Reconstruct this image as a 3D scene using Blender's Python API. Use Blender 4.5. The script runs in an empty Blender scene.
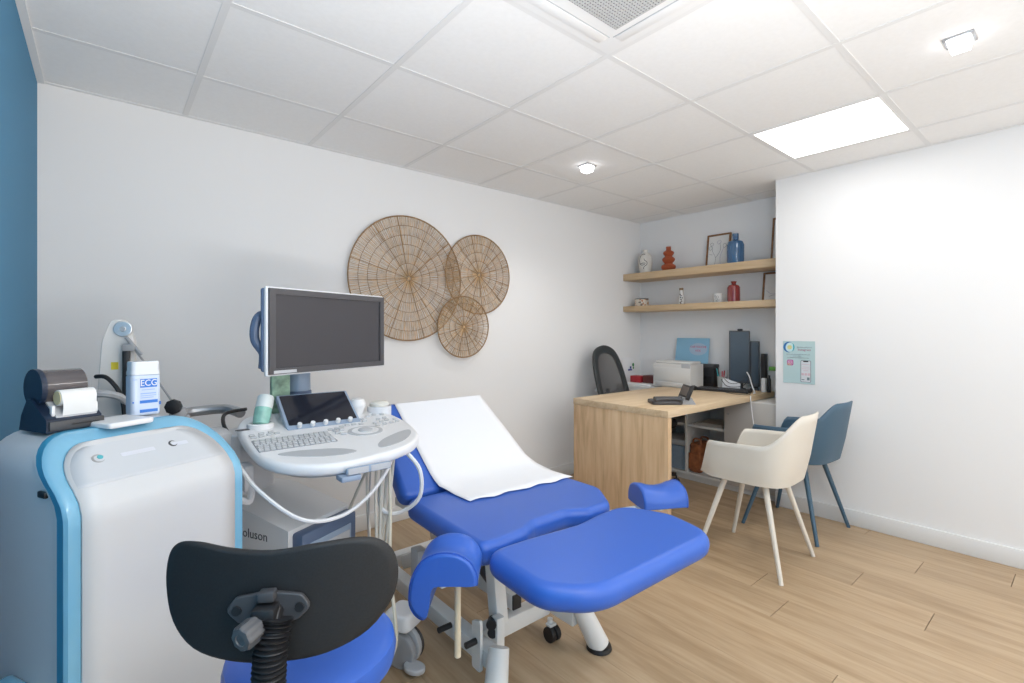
import bpy, bmesh, math, random
from mathutils import Vector as V, Matrix as M, Euler
random.seed(7)
PI = math.pi
C = bpy.context.scene.collection
SC = bpy.context.scene
def rad(a): return a * PI / 180

# ------------------------------------------------------------------ camera, light, exposure
cam_d = bpy.data.cameras.new('camera'); cam = bpy.data.objects.new('camera', cam_d); C.objects.link(cam)
cam.location = (0.2918, -2.9258, 1.235)
cam.rotation_euler = (rad(90), 0, -0.69516)
cam_d.sensor_width = 36; cam_d.lens = 488.77 / 1024 * 36
cam_d.shift_y = -(341.5 - 331.3) / 1024
cam_d.clip_start = .02
SC.camera = cam
SC.view_settings.view_transform = 'Standard'
SC.view_settings.look = 'None'
SC.view_settings.gamma = 1
SC.view_settings.use_curve_mapping = False
SC.view_settings.exposure = 0.09
PANEL_E, SPOT_E, FILL, FRONT_FILL, BOUNCE = 6.5, 6.5, 10.0, 22.0, 58.0
w = bpy.data.worlds.new('world'); SC.world = w; w.use_nodes = True
w.node_tree.nodes['Background'].inputs[0].default_value = (.8, .85, 1, 1)
w.node_tree.nodes['Background'].inputs[1].default_value = .3
def area(name, loc, size, power, color=(1, 1, 1), rot=(0, 0, 0)):
    l = bpy.data.lights.new(name, 'AREA'); l.shape = 'RECTANGLE'; l.size = size[0]; l.size_y = size[1]
    l.energy = power; l.color = color
    o = bpy.data.objects.new(name, l); o.location = loc; o.rotation_euler = rot; C.objects.link(o)
    return o
# added fill lights out of view: two below the ceiling, one at wall_front
area('added_ceiling_fill', (3.3, -3.8, 2.29), (.58, .58), FILL, (1, .99, .97))
area('added_ceiling_fill', (0.9, -3.5, 2.29), (.58, .58), FILL, (1, .99, .97))
area('added_front_fill', (1.95, -4.40, 1.25), (3.5, 2.0), FRONT_FILL, (1, .985, .965), (rad(90), 0, 0))
# added lamp out of view, turned up to brighten the ceiling
area('added_uplight', (.60, -3.15, .90), (.7, .7), BOUNCE, (1, .97, .93), (rad(180), 0, 0))

# ------------------------------------------------------------------ materials
def mat(name, col, rough=.5, metal=0, spec=.5, emis=None, es=0, alpha=1, trans=0, coat=0, noise=0, nscale=40, bump=0):
    m = bpy.data.materials.new(name); m.use_nodes = True
    nt = m.node_tree; b = nt.nodes['Principled BSDF']
    b.inputs['Base Color'].default_value = (*col, 1)
    b.inputs['Roughness'].default_value = rough; b.inputs['Metallic'].default_value = metal
    b.inputs['Specular IOR Level'].default_value = spec
    b.inputs['Alpha'].default_value = alpha; b.inputs['Transmission Weight'].default_value = trans
    b.inputs['Coat Weight'].default_value = coat
    if emis: b.inputs['Emission Color'].default_value = (*emis, 1); b.inputs['Emission Strength'].default_value = es
    if noise or bump:
        tc = nt.nodes.new('ShaderNodeTexCoord'); n = nt.nodes.new('ShaderNodeTexNoise'); n.inputs['Scale'].default_value = nscale
        n.inputs['Detail'].default_value = 3
        nt.links.new(tc.outputs['Object'], n.inputs['Vector'])
        if noise:
            r = nt.nodes.new('ShaderNodeValToRGB')
            r.color_ramp.elements[0].position = .3; r.color_ramp.elements[1].position = .7
            r.color_ramp.elements[0].color = (*[c * (1 - noise) for c in col], 1)
            r.color_ramp.elements[1].color = (*[min(1, c * (1 + noise)) for c in col], 1)
            nt.links.new(n.outputs[0], r.inputs[0]); nt.links.new(r.outputs[0], b.inputs['Base Color'])
        if bump:
            bp = nt.nodes.new('ShaderNodeBump'); bp.inputs['Strength'].default_value = bump; bp.inputs['Distance'].default_value = .002
            nt.links.new(n.outputs[0], bp.inputs['Height']); nt.links.new(bp.outputs[0], b.inputs['Normal'])
    return m
def wood(name, c0, c1, c2, axis='Y', scale=1.0, rough=.45, rnd=.12, knots=.5, bump=.1):
    """oak: long streaks along an axis, per-piece tone from Object Info"""
    m = bpy.data.materials.new(name); m.use_nodes = True; nt = m.node_tree; b = nt.nodes['Principled BSDF']
    N = nt.nodes.new; L = nt.links.new
    g = N('ShaderNodeNewGeometry'); oi = N('ShaderNodeObjectInfo')
    off = N('ShaderNodeVectorMath'); off.operation = 'SCALE'; off.inputs[0].default_value = (13.7, 7.1, 3.3)
    L(oi.outputs['Random'], off.inputs['Scale'])
    ad = N('ShaderNodeVectorMath'); ad.operation = 'ADD'; L(g.outputs['Position'], ad.inputs[0]); L(off.outputs[0], ad.inputs[1])
    mp = N('ShaderNodeMapping')
    s = {'X': (1.2, 14, 14), 'Y': (14, 1.2, 14), 'Z': (14, 14, 1.2)}[axis]
    mp.inputs['Scale'].default_value = [k * scale for k in s]
    L(ad.outputs[0], mp.inputs[0])
    n1 = N('ShaderNodeTexNoise'); n1.inputs['Scale'].default_value = 1.0; n1.inputs['Detail'].default_value = 6; n1.inputs['Distortion'].default_value = knots; L(mp.outputs[0], n1.inputs['Vector'])
    mp2 = N('ShaderNodeMapping'); mp2.inputs['Scale'].default_value = [k * scale * 5 for k in s]; L(ad.outputs[0], mp2.inputs[0])
    n2 = N('ShaderNodeTexNoise'); n2.inputs['Scale'].default_value = 1.0; n2.inputs['Detail'].default_value = 3; L(mp2.outputs[0], n2.inputs['Vector'])
    mx = N('ShaderNodeMath'); mx.operation = 'MULTIPLY_ADD'; mx.inputs[1].default_value = .35; L(n2.outputs[0], mx.inputs[0])
    sc = N('ShaderNodeMath'); sc.operation = 'MULTIPLY'; sc.inputs[1].default_value = .65; L(n1.outputs[0], sc.inputs[0]); L(sc.outputs[0], mx.inputs[2])
    r = N('ShaderNodeValToRGB'); e = r.color_ramp.elements
    e[0].position = .33; e[0].color = (*c0, 1); e[1].position = .68; e[1].color = (*c2, 1)
    k = e.new(.5); k.color = (*c1, 1)
    L(mx.outputs[0], r.inputs[0])
    hs = N('ShaderNodeHueSaturation'); mr = N('ShaderNodeMapRange'); mr.inputs['To Min'].default_value = 1 - rnd; mr.inputs['To Max'].default_value = 1 + rnd
    L(oi.outputs['Random'], mr.inputs['Value']); L(mr.outputs[0], hs.inputs['Value']); L(r.outputs[0], hs.inputs['Color'])
    L(hs.outputs[0], b.inputs['Base Color']); b.inputs['Roughness'].default_value = rough
    bp = N('ShaderNodeBump'); bp.inputs['Strength'].default_value = bump; bp.inputs['Distance'].default_value = .001
    L(mx.outputs[0], bp.inputs['Height']); L(bp.outputs[0], b.inputs['Normal'])
    return m
def emit(name, col, s):
    m = bpy.data.materials.new(name); m.use_nodes = True; nt = m.node_tree; nt.nodes.remove(nt.nodes['Principled BSDF'])
    e = nt.nodes.new('ShaderNodeEmission'); e.inputs[0].default_value = (*col, 1); e.inputs[1].default_value = s
    nt.links.new(e.outputs[0], nt.nodes['Material Output'].inputs[0]); return m

WALL = mat('white_wall_paint', (.86, .855, .855), .75, spec=.25, bump=.06, nscale=180)
BLUEWALL = mat('blue_wall_paint', (.085, .27, .45), .7, spec=.25, bump=.06, nscale=180)
TILE = mat('ceiling_tile', (.91, .91, .91), .85, spec=.15, noise=.015, nscale=60)
RAIL = mat('ceiling_rail', (.85, .85, .85), .6)
GRID = mat('grid_rail', (.82, .82, .82), .6)
TRIMW = mat('white_trim', (.82, .82, .815), .45)
FLOOR = wood('oak_floor', (.36, .245, .14), (.455, .325, .20), (.53, .395, .255), 'Y', 1.0, .42, .07, .6)
FLOORB = mat('floor_joint', (.30, .20, .12), .8)
OAKX = wood('light_oak_flat', (.60, .43, .26), (.70, .53, .34), (.77, .60, .41), 'X', .9, .5, 0, .4)
OAKY = wood('light_oak_shelf', (.53, .37, .21), (.63, .46, .28), (.70, .53, .34), 'Y', .9, .5, 0, .4)
OAKZ = wood('oak_panel', (.52, .33, .175), (.69, .47, .275), (.78, .57, .36), 'Z', .8, .5, .0, 1.4)
VINYL = mat('blue_vinyl', (.032, .118, .50), .38, spec=.5, bump=.08, nscale=250)
VINYL2 = mat('blue_vinyl_piping', (.03, .10, .47), .4)
PAPER = mat('white_paper', (.84, .84, .86), .8, spec=.2)
WMETAL = mat('white_metal', (.78, .78, .77), .35)
GMETAL = mat('grey_metal', (.45, .45, .46), .35, .6)
CHROME = mat('chrome', (.78, .78, .79), .3, 1)
BLACK = mat('black_plastic', (.015, .015, .017), .45)
BLACKM = mat('black_matt', (.015, .015, .016), .6, noise=.2, nscale=300)
DARKG = mat('dark_grey_plastic', (.06, .06, .065), .45)
WPLAS = mat('white_plastic', (.80, .80, .81), .3)
GPLAS = mat('light_grey_plastic', (.50, .51, .53), .4)
MGPLAS = mat('mid_grey_plastic', (.34, .35, .37), .4)
GRIP = mat('grip_grey', (.47, .48, .50), .35)
SLATE = mat('slate_blue_plastic', (.10, .145, .24), .4)
SLATEL = mat('pale_slate_plastic', (.30, .38, .50), .4)
SCREEN = mat('dark_screen', (.055, .052, .058), .25, spec=.4)
TOUCH = mat('touch_screen', (.018, .02, .03), .12)
BAND = mat('cyan_blue_plastic', (.20, .47, .66), .22, coat=.4)
BANDD = mat('deep_blue_plastic', (.045, .30, .50), .3)
CABW = mat('cabinet_front', (.67, .67, .675), .3)
BODY = mat('cabinet_shell', (.76, .77, .79), .3)
BRASS = mat('yellow_label', (.75, .62, .04), .5)
CREAM = mat('cream_plastic', (.73, .68, .60), .5)
TEAL = mat('teal_plastic', (.055, .115, .175), .5)
STRAW = mat('straw', (.56, .385, .22), .8, noise=.35, nscale=25)
STRAWD = mat('brown_cane', (.30, .18, .085), .7, noise=.3, nscale=30)
CABLE = mat('cream_cable', (.66, .64, .58), .5)
INK = mat('black_ink', (.01, .01, .012), .6)

# ------------------------------------------------------------------ mesh building
class B:
    def __init__(s): s.v = []; s.f = []
    def add(s, vs, fs, mt=None):
        n = len(s.v)
        s.v += [tuple(mt @ V(p)) if mt else tuple(p) for p in vs]; s.f += [tuple(i + n for i in f) for f in fs]; return s
    def bm(s, bm, mt=None):
        bm.verts.index_update()
        s.add([v.co.copy() for v in bm.verts], [[v.index for v in f.verts] for f in bm.faces], mt); bm.free(); return s
    def box(s, c, d, bev=0, seg=2, mt=None):
        if not bev:
            x, y, z = [k / 2 for k in d]; a = V(c)
            vs = [a + V((i * x, j * y, k * z)) for i in (-1, 1) for j in (-1, 1) for k in (-1, 1)]
            return s.add(vs, [(0, 1, 3, 2), (4, 6, 7, 5), (0, 4, 5, 1), (2, 3, 7, 6), (0, 2, 6, 4), (1, 5, 7, 3)], mt)
        b = bmesh.new(); bmesh.ops.create_cube(b, size=1)
        for v in b.verts: v.co = V((v.co.x * d[0], v.co.y * d[1], v.co.z * d[2])) + V(c)
        bmesh.ops.bevel(b, geom=b.edges[:], offset=min(bev, min(d) * .49), segments=seg, affect='EDGES', profile=.5)
        return s.bm(b, mt)
    def mm(s, a, b, bev=0, seg=2, mt=None):
        return s.box([(p + q) / 2 for p, q in zip(a, b)], [abs(q - p) for p, q in zip(a, b)], bev, seg, mt)
    def rings(s, rs, closed=True, caps=True, mt=None, loop=False):
        n = len(rs[0]); vs = [p for r in rs for p in r]; fs = []
        m = len(rs)
        for i in range(m if loop else m - 1):
            i2 = (i + 1) % m
            for j in range(n if closed else n - 1):
                k = (j + 1) % n; fs.append((i * n + j, i * n + k, i2 * n + k, i2 * n + j))
        if caps and closed and not loop: fs += [tuple(range(n - 1, -1, -1)), tuple(range((m - 1) * n, m * n))]
        return s.add(vs, fs, mt)
    def lathe(s, prof, seg=24, mt=None, c=(0, 0, 0)):
        rs = [[V(c) + V((max(r, .0003) * math.cos(2 * PI * j / seg), max(r, .0003) * math.sin(2 * PI * j / seg), z)) for j in range(seg)] for r, z in prof]
        return s.rings(rs, mt=mt)
    def tube(s, pts, r, seg=8, smooth=0, loop=False, mt=None):
        P = [V(p) for p in pts]
        if smooth: P = spline(P, smooth, loop)
        m = len(P); rs = []; up = None
        for i, p in enumerate(P):
            t = (P[(i + 1) % m] - P[i - 1]) if loop else (P[min(i + 1, m - 1)] - P[max(i - 1, 0)])
            t.normalize()
            if up is None: up = t.orthogonal().normalized()
            else:
                up = up - t * up.dot(t)
                up = up.normalized() if up.length > 1e-6 else t.orthogonal().normalized()
            q = t.cross(up); rr = r(i / (m - 1)) if callable(r) else r
            rs.append([p + (up * math.cos(2 * PI * j / seg) + q * math.sin(2 * PI * j / seg)) * rr for j in range(seg)])
        return s.rings(rs, loop=loop, mt=mt)
    def cyl(s, a, b, r0, r1=None, seg=16, bev=0, mt=None):
        r1 = r0 if r1 is None else r1; a = V(a); b = V(b); h = (b - a).length
        mt0 = M.Translation(a) @ (b - a).to_track_quat('Z', 'Y').to_matrix().to_4x4()
        pr = [(r0, 0), (r1, h)] if not bev else [(r0 - bev, 0), (r0 - bev * .3, bev * .3), (r0, bev), (r1, h - bev), (r1 - bev * .3, h - bev * .3), (r1 - bev, h)]
        return s.lathe(pr, seg, (mt @ mt0) if mt else mt0)
    def prism(s, out, z0, z1, bev=0, seg=3, mt=None, bot=True):
        """outline in XY extruded in Z, with rounded rims"""
        n = len(out); a = sum(out[i][0] * out[(i + 1) % n][1] - out[(i + 1) % n][0] * out[i][1] for i in range(n))
        if a < 0: out = out[::-1]
        rs = []
        if bev:
            st = [bev * (1 - math.cos(k * PI / 2 / seg)) for k in range(seg + 1)]; 
            lv = [(bev * (1 - math.sin(k * PI / 2 / seg)), z0 + bev * (1 - math.cos(k * PI / 2 / seg))) for k in range(seg + 1)] if bot else [(0, z0)]
            lv += [(bev * (1 - math.cos(k * PI / 2 / seg)), z1 - bev * (1 - math.sin(k * PI / 2 / seg))) for k in range(seg + 1)]
        else: lv = [(0, z0), (0, z1)]
        for d, z in lv: rs.append([V((p[0], p[1], z)) for p in inset(out, d)])
        return s.rings(rs, mt=mt)
def inset(o, d):
    if d == 0: return o
    n = len(o); r = []
    for i in range(n):
        p, a, b = V(o[i][:2]), V(o[i - 1][:2]), V(o[(i + 1) % n][:2])
        e1 = (p - a).normalized(); e2 = (b - p).normalized()
        n1 = V((-e1.y, e1.x)); n2 = V((-e2.y, e2.x)); h = (n1 + n2)
        h = h.normalized() if h.length > 1e-6 else n1
        r.append(tuple(p + h * d / max(.35, h.dot(n1))))
    return r
def spline(P, k, loop=False):
    n = len(P); o = []
    for i in range(n if loop else n - 1):
        g = (lambda j: P[j % n]) if loop else (lambda j: P[max(0, min(n - 1, j))])
        a, b, c, d = g(i - 1), g(i), g(i + 1), g(i + 2)
        for t in range(k):
            u = t / k
            o.append(.5 * ((2 * b) + (c - a) * u + (2 * a - 5 * b + 4 * c - d) * u * u + (3 * b - a - 3 * c + d) * u ** 3))
    if not loop: o.append(P[-1])
    return o
def fillet(pts, r, seg=5):
    """polygon with rounded corners; r a number or one per corner"""
    n = len(pts); o = []
    for i in range(n):
        rr = r[i] if isinstance(r, (list, tuple)) else r
        p, a, b = V(pts[i]), V(pts[i - 1]), V(pts[(i + 1) % n])
        u = (a - p).normalized(); v = (b - p).normalized(); th = u.angle(v)
        if rr <= 0 or th > PI - .02: o.append(tuple(p)); continue
        t = min(rr / math.tan(th / 2), (a - p).length * .49, (b - p).length * .49)
        s0, s1 = p + u * t, p + v * t
        for k in range(seg + 1):
            q = k / seg; o.append(tuple(s0 * (1 - q) ** 2 + p * 2 * q * (1 - q) + s1 * q * q))
    o = [p for i, p in enumerate(o) if (V(p) - V(o[i - 1])).length > 2e-4]
    return o
def rrect(x0, y0, x1, y1, r, seg=5): return fillet([(x0, y0), (x1, y0), (x1, y1), (x0, y1)], r, seg)
def ell(cx, cy, rx, ry, n=24): return [(cx + rx * math.cos(2 * PI * i / n), cy + ry * math.sin(2 * PI * i / n)) for i in range(n)]

def obj(name, b, m, parent=None, base=None, sharp=35, kind=None):
    me = bpy.data.meshes.new(name)
    vs = b.v if base is None else [tuple(V(p) - V(base)) for p in b.v]
    me.from_pydata(vs, [], b.f); me.update()
    bm = bmesh.new(); bm.from_mesh(me); bmesh.ops.recalc_face_normals(bm, faces=bm.faces[:])
    for f in bm.faces: f.smooth = True
    for e in bm.edges:
        if len(e.link_faces) == 2 and e.calc_face_angle(0) > rad(sharp): e.smooth = False
    big = any(len(f.verts) > 8 for f in bm.faces)
    bm.to_mesh(me); bm.free()
    o = bpy.data.objects.new(name, me); C.objects.link(o)
    if m: me.materials.append(m)
    if parent: o.parent = parent
    if kind: o['kind'] = kind
    if big and len(me.polygons) > 20:
        wn = o.modifiers.new('normals', 'WEIGHTED_NORMAL'); wn.keep_sharp = True; wn.weight = 100
    return o
def tag(o, label, cat, group=None):
    o['label'] = label; o['category'] = cat
    if group: o['group'] = group
    return o
class T:
    """a thing: an Empty at its base, parts below it; coordinates of parts are local, or world (w) when not rotated"""
    def __init__(s, name, label, cat, loc, rz=0, group=None):
        s.r = bpy.data.objects.new(name, None); C.objects.link(s.r); s.r.location = loc; s.r.rotation_euler = (0, 0, rz)
        s.r.empty_display_size = .05; tag(s.r, label, cat, group); s.loc = loc
    def p(s, name, b, m, par=None, w=False, label=None, **k):
        o = obj(name, b, m, par or s.r, s.loc if w else None, **k)
        if label: o['label'] = label
        return o
def single(name, b, m, label, cat, base, group=None, **k):
    o = obj(name, b, m, None, base, **k); o.location = base; return tag(o, label, cat, group)
def text(name, s, size, m, parent, loc, rot, align='CENTER', ext=.0003, base=None):
    cu = bpy.data.curves.new(name, 'FONT'); cu.body = s; cu.size = size; cu.align_x = align; cu.align_y = 'CENTER'; cu.extrude = ext
    cu.resolution_u = 3
    o = bpy.data.objects.new(name, cu); C.objects.link(o); cu.materials.append(m)
    bpy.context.view_layer.update()
    me = bpy.data.meshes.new_from_object(o.evaluated_get(bpy.context.evaluated_depsgraph_get()))
    bpy.data.objects.remove(o); me.name = name
    o = bpy.data.objects.new(name, me); C.objects.link(o)
    o.parent = parent; o.location = V(loc) - V(base) if base else loc; o.rotation_euler = rot
    return o
def clone(root, loc, rz=0, label=None):
    r = root.copy(); C.objects.link(r); r.location = loc; r.rotation_euler = (0, 0, rz)
    if label: r['label'] = label
    for ch in root.children:
        c = ch.copy(); C.objects.link(c); c.parent = r
        for g in ch.children: d = g.copy(); C.objects.link(d); d.parent = c
    return r
def struct(name, b, m, parent=None, **k):
    o = obj(name, b, m, parent, **k)
    if not parent: o['kind'] = 'structure'
    return o

# ------------------------------------------------------------------ the room
X0, X1, XS, YS, YF, H = .07, 4.403, 3.96, -1.457, -4.42, 2.309
floor = struct('floor', B().mm((X0 - .1, YF - .1, -.06), (X1 + .1, .1, -.010)), FLOORB)
PW = .192
pm = {}
x = X0 - .06; i = 0
while x < X1:
    y = YF - (.0, .62, .31, .95, .48, .81, .17)[i % 7] * 1.0
    while y < 0:
        a, b_ = max(y, YF), min(y + 1.285, 0); xa, xb = max(x, X0), min(x + PW, X1)
        if xa >= XS and a < YS: a = YS
        if xb > XS and b_ <= YS: xb = min(xb, XS)
        if b_ - a > .02 and xb - xa > .01:
            key = (round(b_ - a, 3), round(xb - xa, 3))
            if key not in pm:
                bb = B().box((0, 0, -.005), (key[1] - .0007, key[0] - .0007, .010)); o = obj('plank', bb, FLOOR, floor); pm[key] = o.data
            else:
                o = bpy.data.objects.new('plank', pm[key]); C.objects.link(o); o.parent = floor
            o.location = ((xa + xb) / 2, (a + b_) / 2, 0)
        y += 1.287
    x += PW; i += 1
struct('wall_back', B().mm((X0 - .1, 0, -.05), (X1 + .1, .1, 2.5)), WALL)
struct('wall_left', B().mm((X0 - .1, YF, -.05), (X0, 0, 2.5)), BLUEWALL)
struct('wall_far', B().mm((X1, YS - .1, -.05), (X1 + .1, 0, 2.5)), WALL)
struct('wall_right', B().mm((XS, YF, -.05), (X1, YS, 2.5)), WALL)
struct('wall_front', B().mm((X0 - .1, YF - .1, -.05), (X1 + .1, YF, 2.5)), WALL)
def skirting(name, a, b): struct(name, B().mm(a, b, .003), TRIMW)
BH = .098
skirting('baseboard_back', (X0, -.014, 0), (X1, 0, BH)); skirting('baseboard_far', (X1 - .014, YS, 0), (X1, -.014, BH))
skirting('baseboard_right', (XS - .014, YF, 0), (XS, YS, BH)); skirting('baseboard_left', (X0, YF, 0), (X0 + .014, -.014, BH))
wf = B()
for a, b_ in (((.12, .18), (.20, 2.28)), ((3.70, .18), (3.78, 2.28)), ((1.91, .18), (1.99, 2.28)), ((.20, .18), (3.70, .25)), ((.20, 2.20), (3.70, 2.28))): wf.mm((a[0], YF, a[1]), (b_[0], YF + .05, b_[1]))
struct('added_light_frame_1', wf, TRIMW)  # frame bars added to dress the front fill light as glazing
ceil = struct('ceiling', B().mm((X0 - .1, YF - .1, 2.345), (X1 + .1, .1, 2.42)), TILE)
# lay-in grid: rails every 600 mm
gx = [k * .6 for k in range(1, 8)]; gy = [-.5 - .6 * k for k in range(0, 7)]
gxe = [X0] + gx + [X1]; gye = [0.0] + gy + [YF]
for xx in gx: obj('rail', B().mm((xx - .012, YF, H), (xx + .012, 0, H + .002)), GRID, ceil)
for yy in gy:
    for a, b_ in zip(gxe, gxe[1:]):
        obj('rail', B().mm((a + (.012 if a != X0 else 0), yy - .012, H + .0004), (b_ - (.012 if b_ != X1 else 0), yy + .012, H + .002)), GRID, ceil)
PANEL_T, AC_T = (3.0, -2.3), (1.2, -2.3)
for a, b_ in zip(gxe, gxe[1:]):
    for c_, d_ in zip(gye, gye[1:]):
        if (round(a, 2), round(d_, 2)) in (PANEL_T, AC_T): continue
        m_ = .006
        xa, xb = a + (m_ if a != X0 else 0), b_ - (m_ if b_ != X1 else 0); ya, yb = c_ - (m_ if c_ != 0 else 0), d_ + (m_ if d_ != YF else 0)
        obj('tile', B().mm((xa, yb, H + .0022 + random.random() * .0004), (xb, ya, H + .018)), TILE, ceil)
def angle_trim(name, a, b): struct(name, B().mm(a, b), RAIL)
angle_trim('trim_1', (X0, YF, H - .004), (X0 + .024, 0, H + .002))
angle_trim('trim_2', (X0 + .024, -.022, H - .001), (X1, 0, H + .002))
angle_trim('trim_3', (X1 - .022, YS, H - .001), (X1, -.022, H + .002))
angle_trim('trim_4', (XS - .022, YF, H - .001), (XS, YS, H + .002))

# recessed ceiling light panel
t = T('ceiling_light_panel', 'square bright white light panel set flush in the ceiling grid', 'ceiling light', (3.3, -2.0, H))
t.p('diffuser', B().box((0, 0, .003), (.566, .566, .004)), emit('panel_glow', (1, .985, .96), PANEL_E), label='glowing white diffuser')
fr = B()
for sx, sy, dx, dy in ((0, .284, .576, .008), (0, -.284, .576, .008), (.284, 0, .008, .56), (-.284, 0, .008, .56)): fr.box((sx, sy, .004), (dx, dy, .009))
t.p('frame', fr, RAIL)
t.p('housing', B().box((0, 0, .015), (.57, .57, .016)), WMETAL)
# small square spotlights
def spot(loc, label):
    t = T('ceiling_spotlight', label, 'spotlight', loc, 0, 'square ceiling spotlights')
    t.p('base_plate', B().box((0, 0, -.004), (.088, .088, .008), .002), GMETAL)
    t.p('glass_shade', B().rings([[V((sx * k, sy * k, z)) for sx, sy in ((-1, -1), (1, -1), (1, 1), (-1, 1))] for k, z in ((.034, -.008), (.026, -.042))]), emit('spot_glow', (.96, .97, 1), SPOT_E), label='glowing frosted glass shade')
    l = bpy.data.lights.new('spot_lamp', 'SPOT'); l.energy = 20 if loc[1] > -1 else 8; l.spot_size = rad(140); l.spot_blend = .8; l.shadow_soft_size = .03; l.color = (1, .985, .96)
    o = bpy.data.objects.new('spot_lamp', l); o.location = (loc[0], loc[1], loc[2] - .05); C.objects.link(o)
spot((2.70, -.80, H + .003), 'small square ceiling spotlight over the desk end of the exam bed')
spot((2.71, -2.6, H + .003), 'small square ceiling spotlight one tile nearer the camera than the light panel')
# air-conditioning cassette
t = T('air_conditioning_cassette', 'white square ceiling air unit with a perforated grey grille and long flaps', 'air conditioner', (1.5, -2.0, H))
t.p('face_panel', B().prism(rrect(-.290, -.290, .290, .290, .006), -.003, .012, .002), RAIL)
t.p('dark_plenum', B().box((0, 0, -.0035), (.37, .34, .002)), BLACK)
g = B()
for k in range(31):
    g.box((-.18 + .012 * k, 0, -.006), (.0055, .336, .003))
for k in range(28): g.box((0, -.162 + .012 * k, -.006), (.366, .0055, .0028))
t.p('grille', g, mat('grille_grey', (.55, .55, .55), .6), kind='stuff')
for k in range(4):
    a = M.Rotation(k * PI / 2, 4, 'Z')
    t.p('flap', B().box((0, .238, -.0045), (.40, .042, .003), .001, mt=a), RAIL)
    t.p('slot', B().box((0, .2145, -.0035), (.41, .004, .0012), mt=a), GPLAS)

# ------------------------------------------------------------------ woven wall discs
def disc(cx, cz, r, nb, yoff, label):
    t = T('woven_wall_disc', label, 'wall decoration', (cx, -.006 - yoff, cz), 0, 'woven straw wall discs')
    rr = [r * (k + .6) / (nb + .6) for k in range(nb + 1)]; rr[0] *= .5
    st = B()
    for k in range(nb):
        n = int(2 * PI * rr[k + 1] / .0072)
        for j in range(n):
            a = 2 * PI * (j + random.uniform(-.4, .4)) / n; da = random.uniform(-.02, .02) / (k + 1)
            p0 = V((math.cos(a) * rr[k], random.uniform(-.003, .002), math.sin(a) * rr[k])); p1 = V((math.cos(a + da) * rr[k + 1], random.uniform(-.003, .002), math.sin(a + da) * rr[k + 1]))
            st.tube([p0, p1], random.uniform(.0013, .0022), 3)
    t.p('straw_strands', st, STRAW, kind='stuff')
    for k in range(nb):
        t.p('cane_ring', B().tube([(math.cos(q * PI / 24) * rr[k], -.004, math.sin(q * PI / 24) * rr[k]) for q in range(48)], .0017, 5, loop=True), STRAWD)
    t.p('rim', B().tube([(math.cos(q * PI / 32) * r, -.002, math.sin(q * PI / 32) * r) for q in range(64)], .0048, 6, loop=True), STRAWD)
    for j in range(12):
        a = 2 * PI * (j + .5 * random.random() + .1) / 12
        t.p('rib', B().tube([(math.cos(a) * .01, -.004, math.sin(a) * .01), (math.cos(a) * r, -.003, math.sin(a) * r)], .0022, 4), STRAWD)
    t.p('centre_knot', B().lathe([(.004, -.004), (.011, -.003), (.011, .003), (.004, .006)], 10, M.Rotation(PI / 2, 4, 'X')), STRAW)
disc(1.82, 1.58, .405, 6, .030, 'largest round woven straw disc on the white wall above the monitor')
disc(2.40, 1.649, .287, 4, .012, 'medium round woven straw disc, right-hand one of the three on the wall')
disc(2.243, 1.266, .215, 4, .048, 'smallest round woven straw disc, lowest of the three on the wall')

# ------------------------------------------------------------------ shelves and what stands on them
Z1, Z2 = 1.781, 1.473
def shelf(z, th, label):
    single('wall_shelf', B().mm((4.122, YS + .002, z - th), (X1, -.002, z), .002), OAKY, label, 'shelf', (4.26, -.73, z - th), 'oak wall shelves')
shelf(Z1, .062, 'upper thick light oak wall shelf holding the blue bottle and orange vase')
shelf(Z2, .052, 'lower thick light oak wall shelf holding the red bottle')
XI = 4.27
def py(u, x=XI):
    return u
# white vase with a line-drawn face
vx, vy = XI, -.15
t = T('face_vase', 'cream ceramic vase with a black line-drawn face on the upper shelf', 'vase', (vx, vy, Z1))
prof = [(.035, 0), (.045, .004), (.058, .05), (.066, .11), (.064, .15), (.05, .185), (.03, .2), (.024, .215), (.028, .23), (.022, .23), (.018, .21)]
t.p('body', B().lathe(prof, 28), mat('cream_ceramic', (.74, .71, .66), .4))
def on_vase(u, z, r=.0672):  # wrap a drawn line on the vase front, towards the room
    a = rad(200) + u / .066
    return (math.cos(a) * r, math.sin(a) * r, z)
for ln in ([(-.035, .17), (-.045, .14), (-.04, .10), (-.02, .082), (.005, .085), (.012, .09)], [(-.03, .176), (-.01, .186), (.015, .182)], [(0, .15), (.01, .125), (.03, .11), (.03, .085), (.005, .065), (0, .045)], [(-.03, .095), (-.005, .1), (.02, .098)]):
    t.p('drawn_line', B().tube([on_vase(u, z, .0655 if z < .15 else .06 if z < .172 else .055) for u, z in ln], .0025, 5, 4), INK)
# orange stacked vase
t = T('orange_vase', 'terracotta orange vase shaped like three stacked discs', 'vase', (XI, -.40, Z1))
prof = [(.03, 0), (.048, .008), (.062, .03), (.066, .045), (.06, .06), (.038, .072), (.036, .08), (.052, .098), (.058, .112), (.052, .126), (.034, .138), (.033, .146), (.046, .162), (.049, .172), (.044, .184), (.026, .194), (.022, .2), (.022, .23), (.018, .23), (.018, .2)]
t.p('body', B().lathe(prof, 28), mat('terracotta', (.40, .085, .03), .45))
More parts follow.
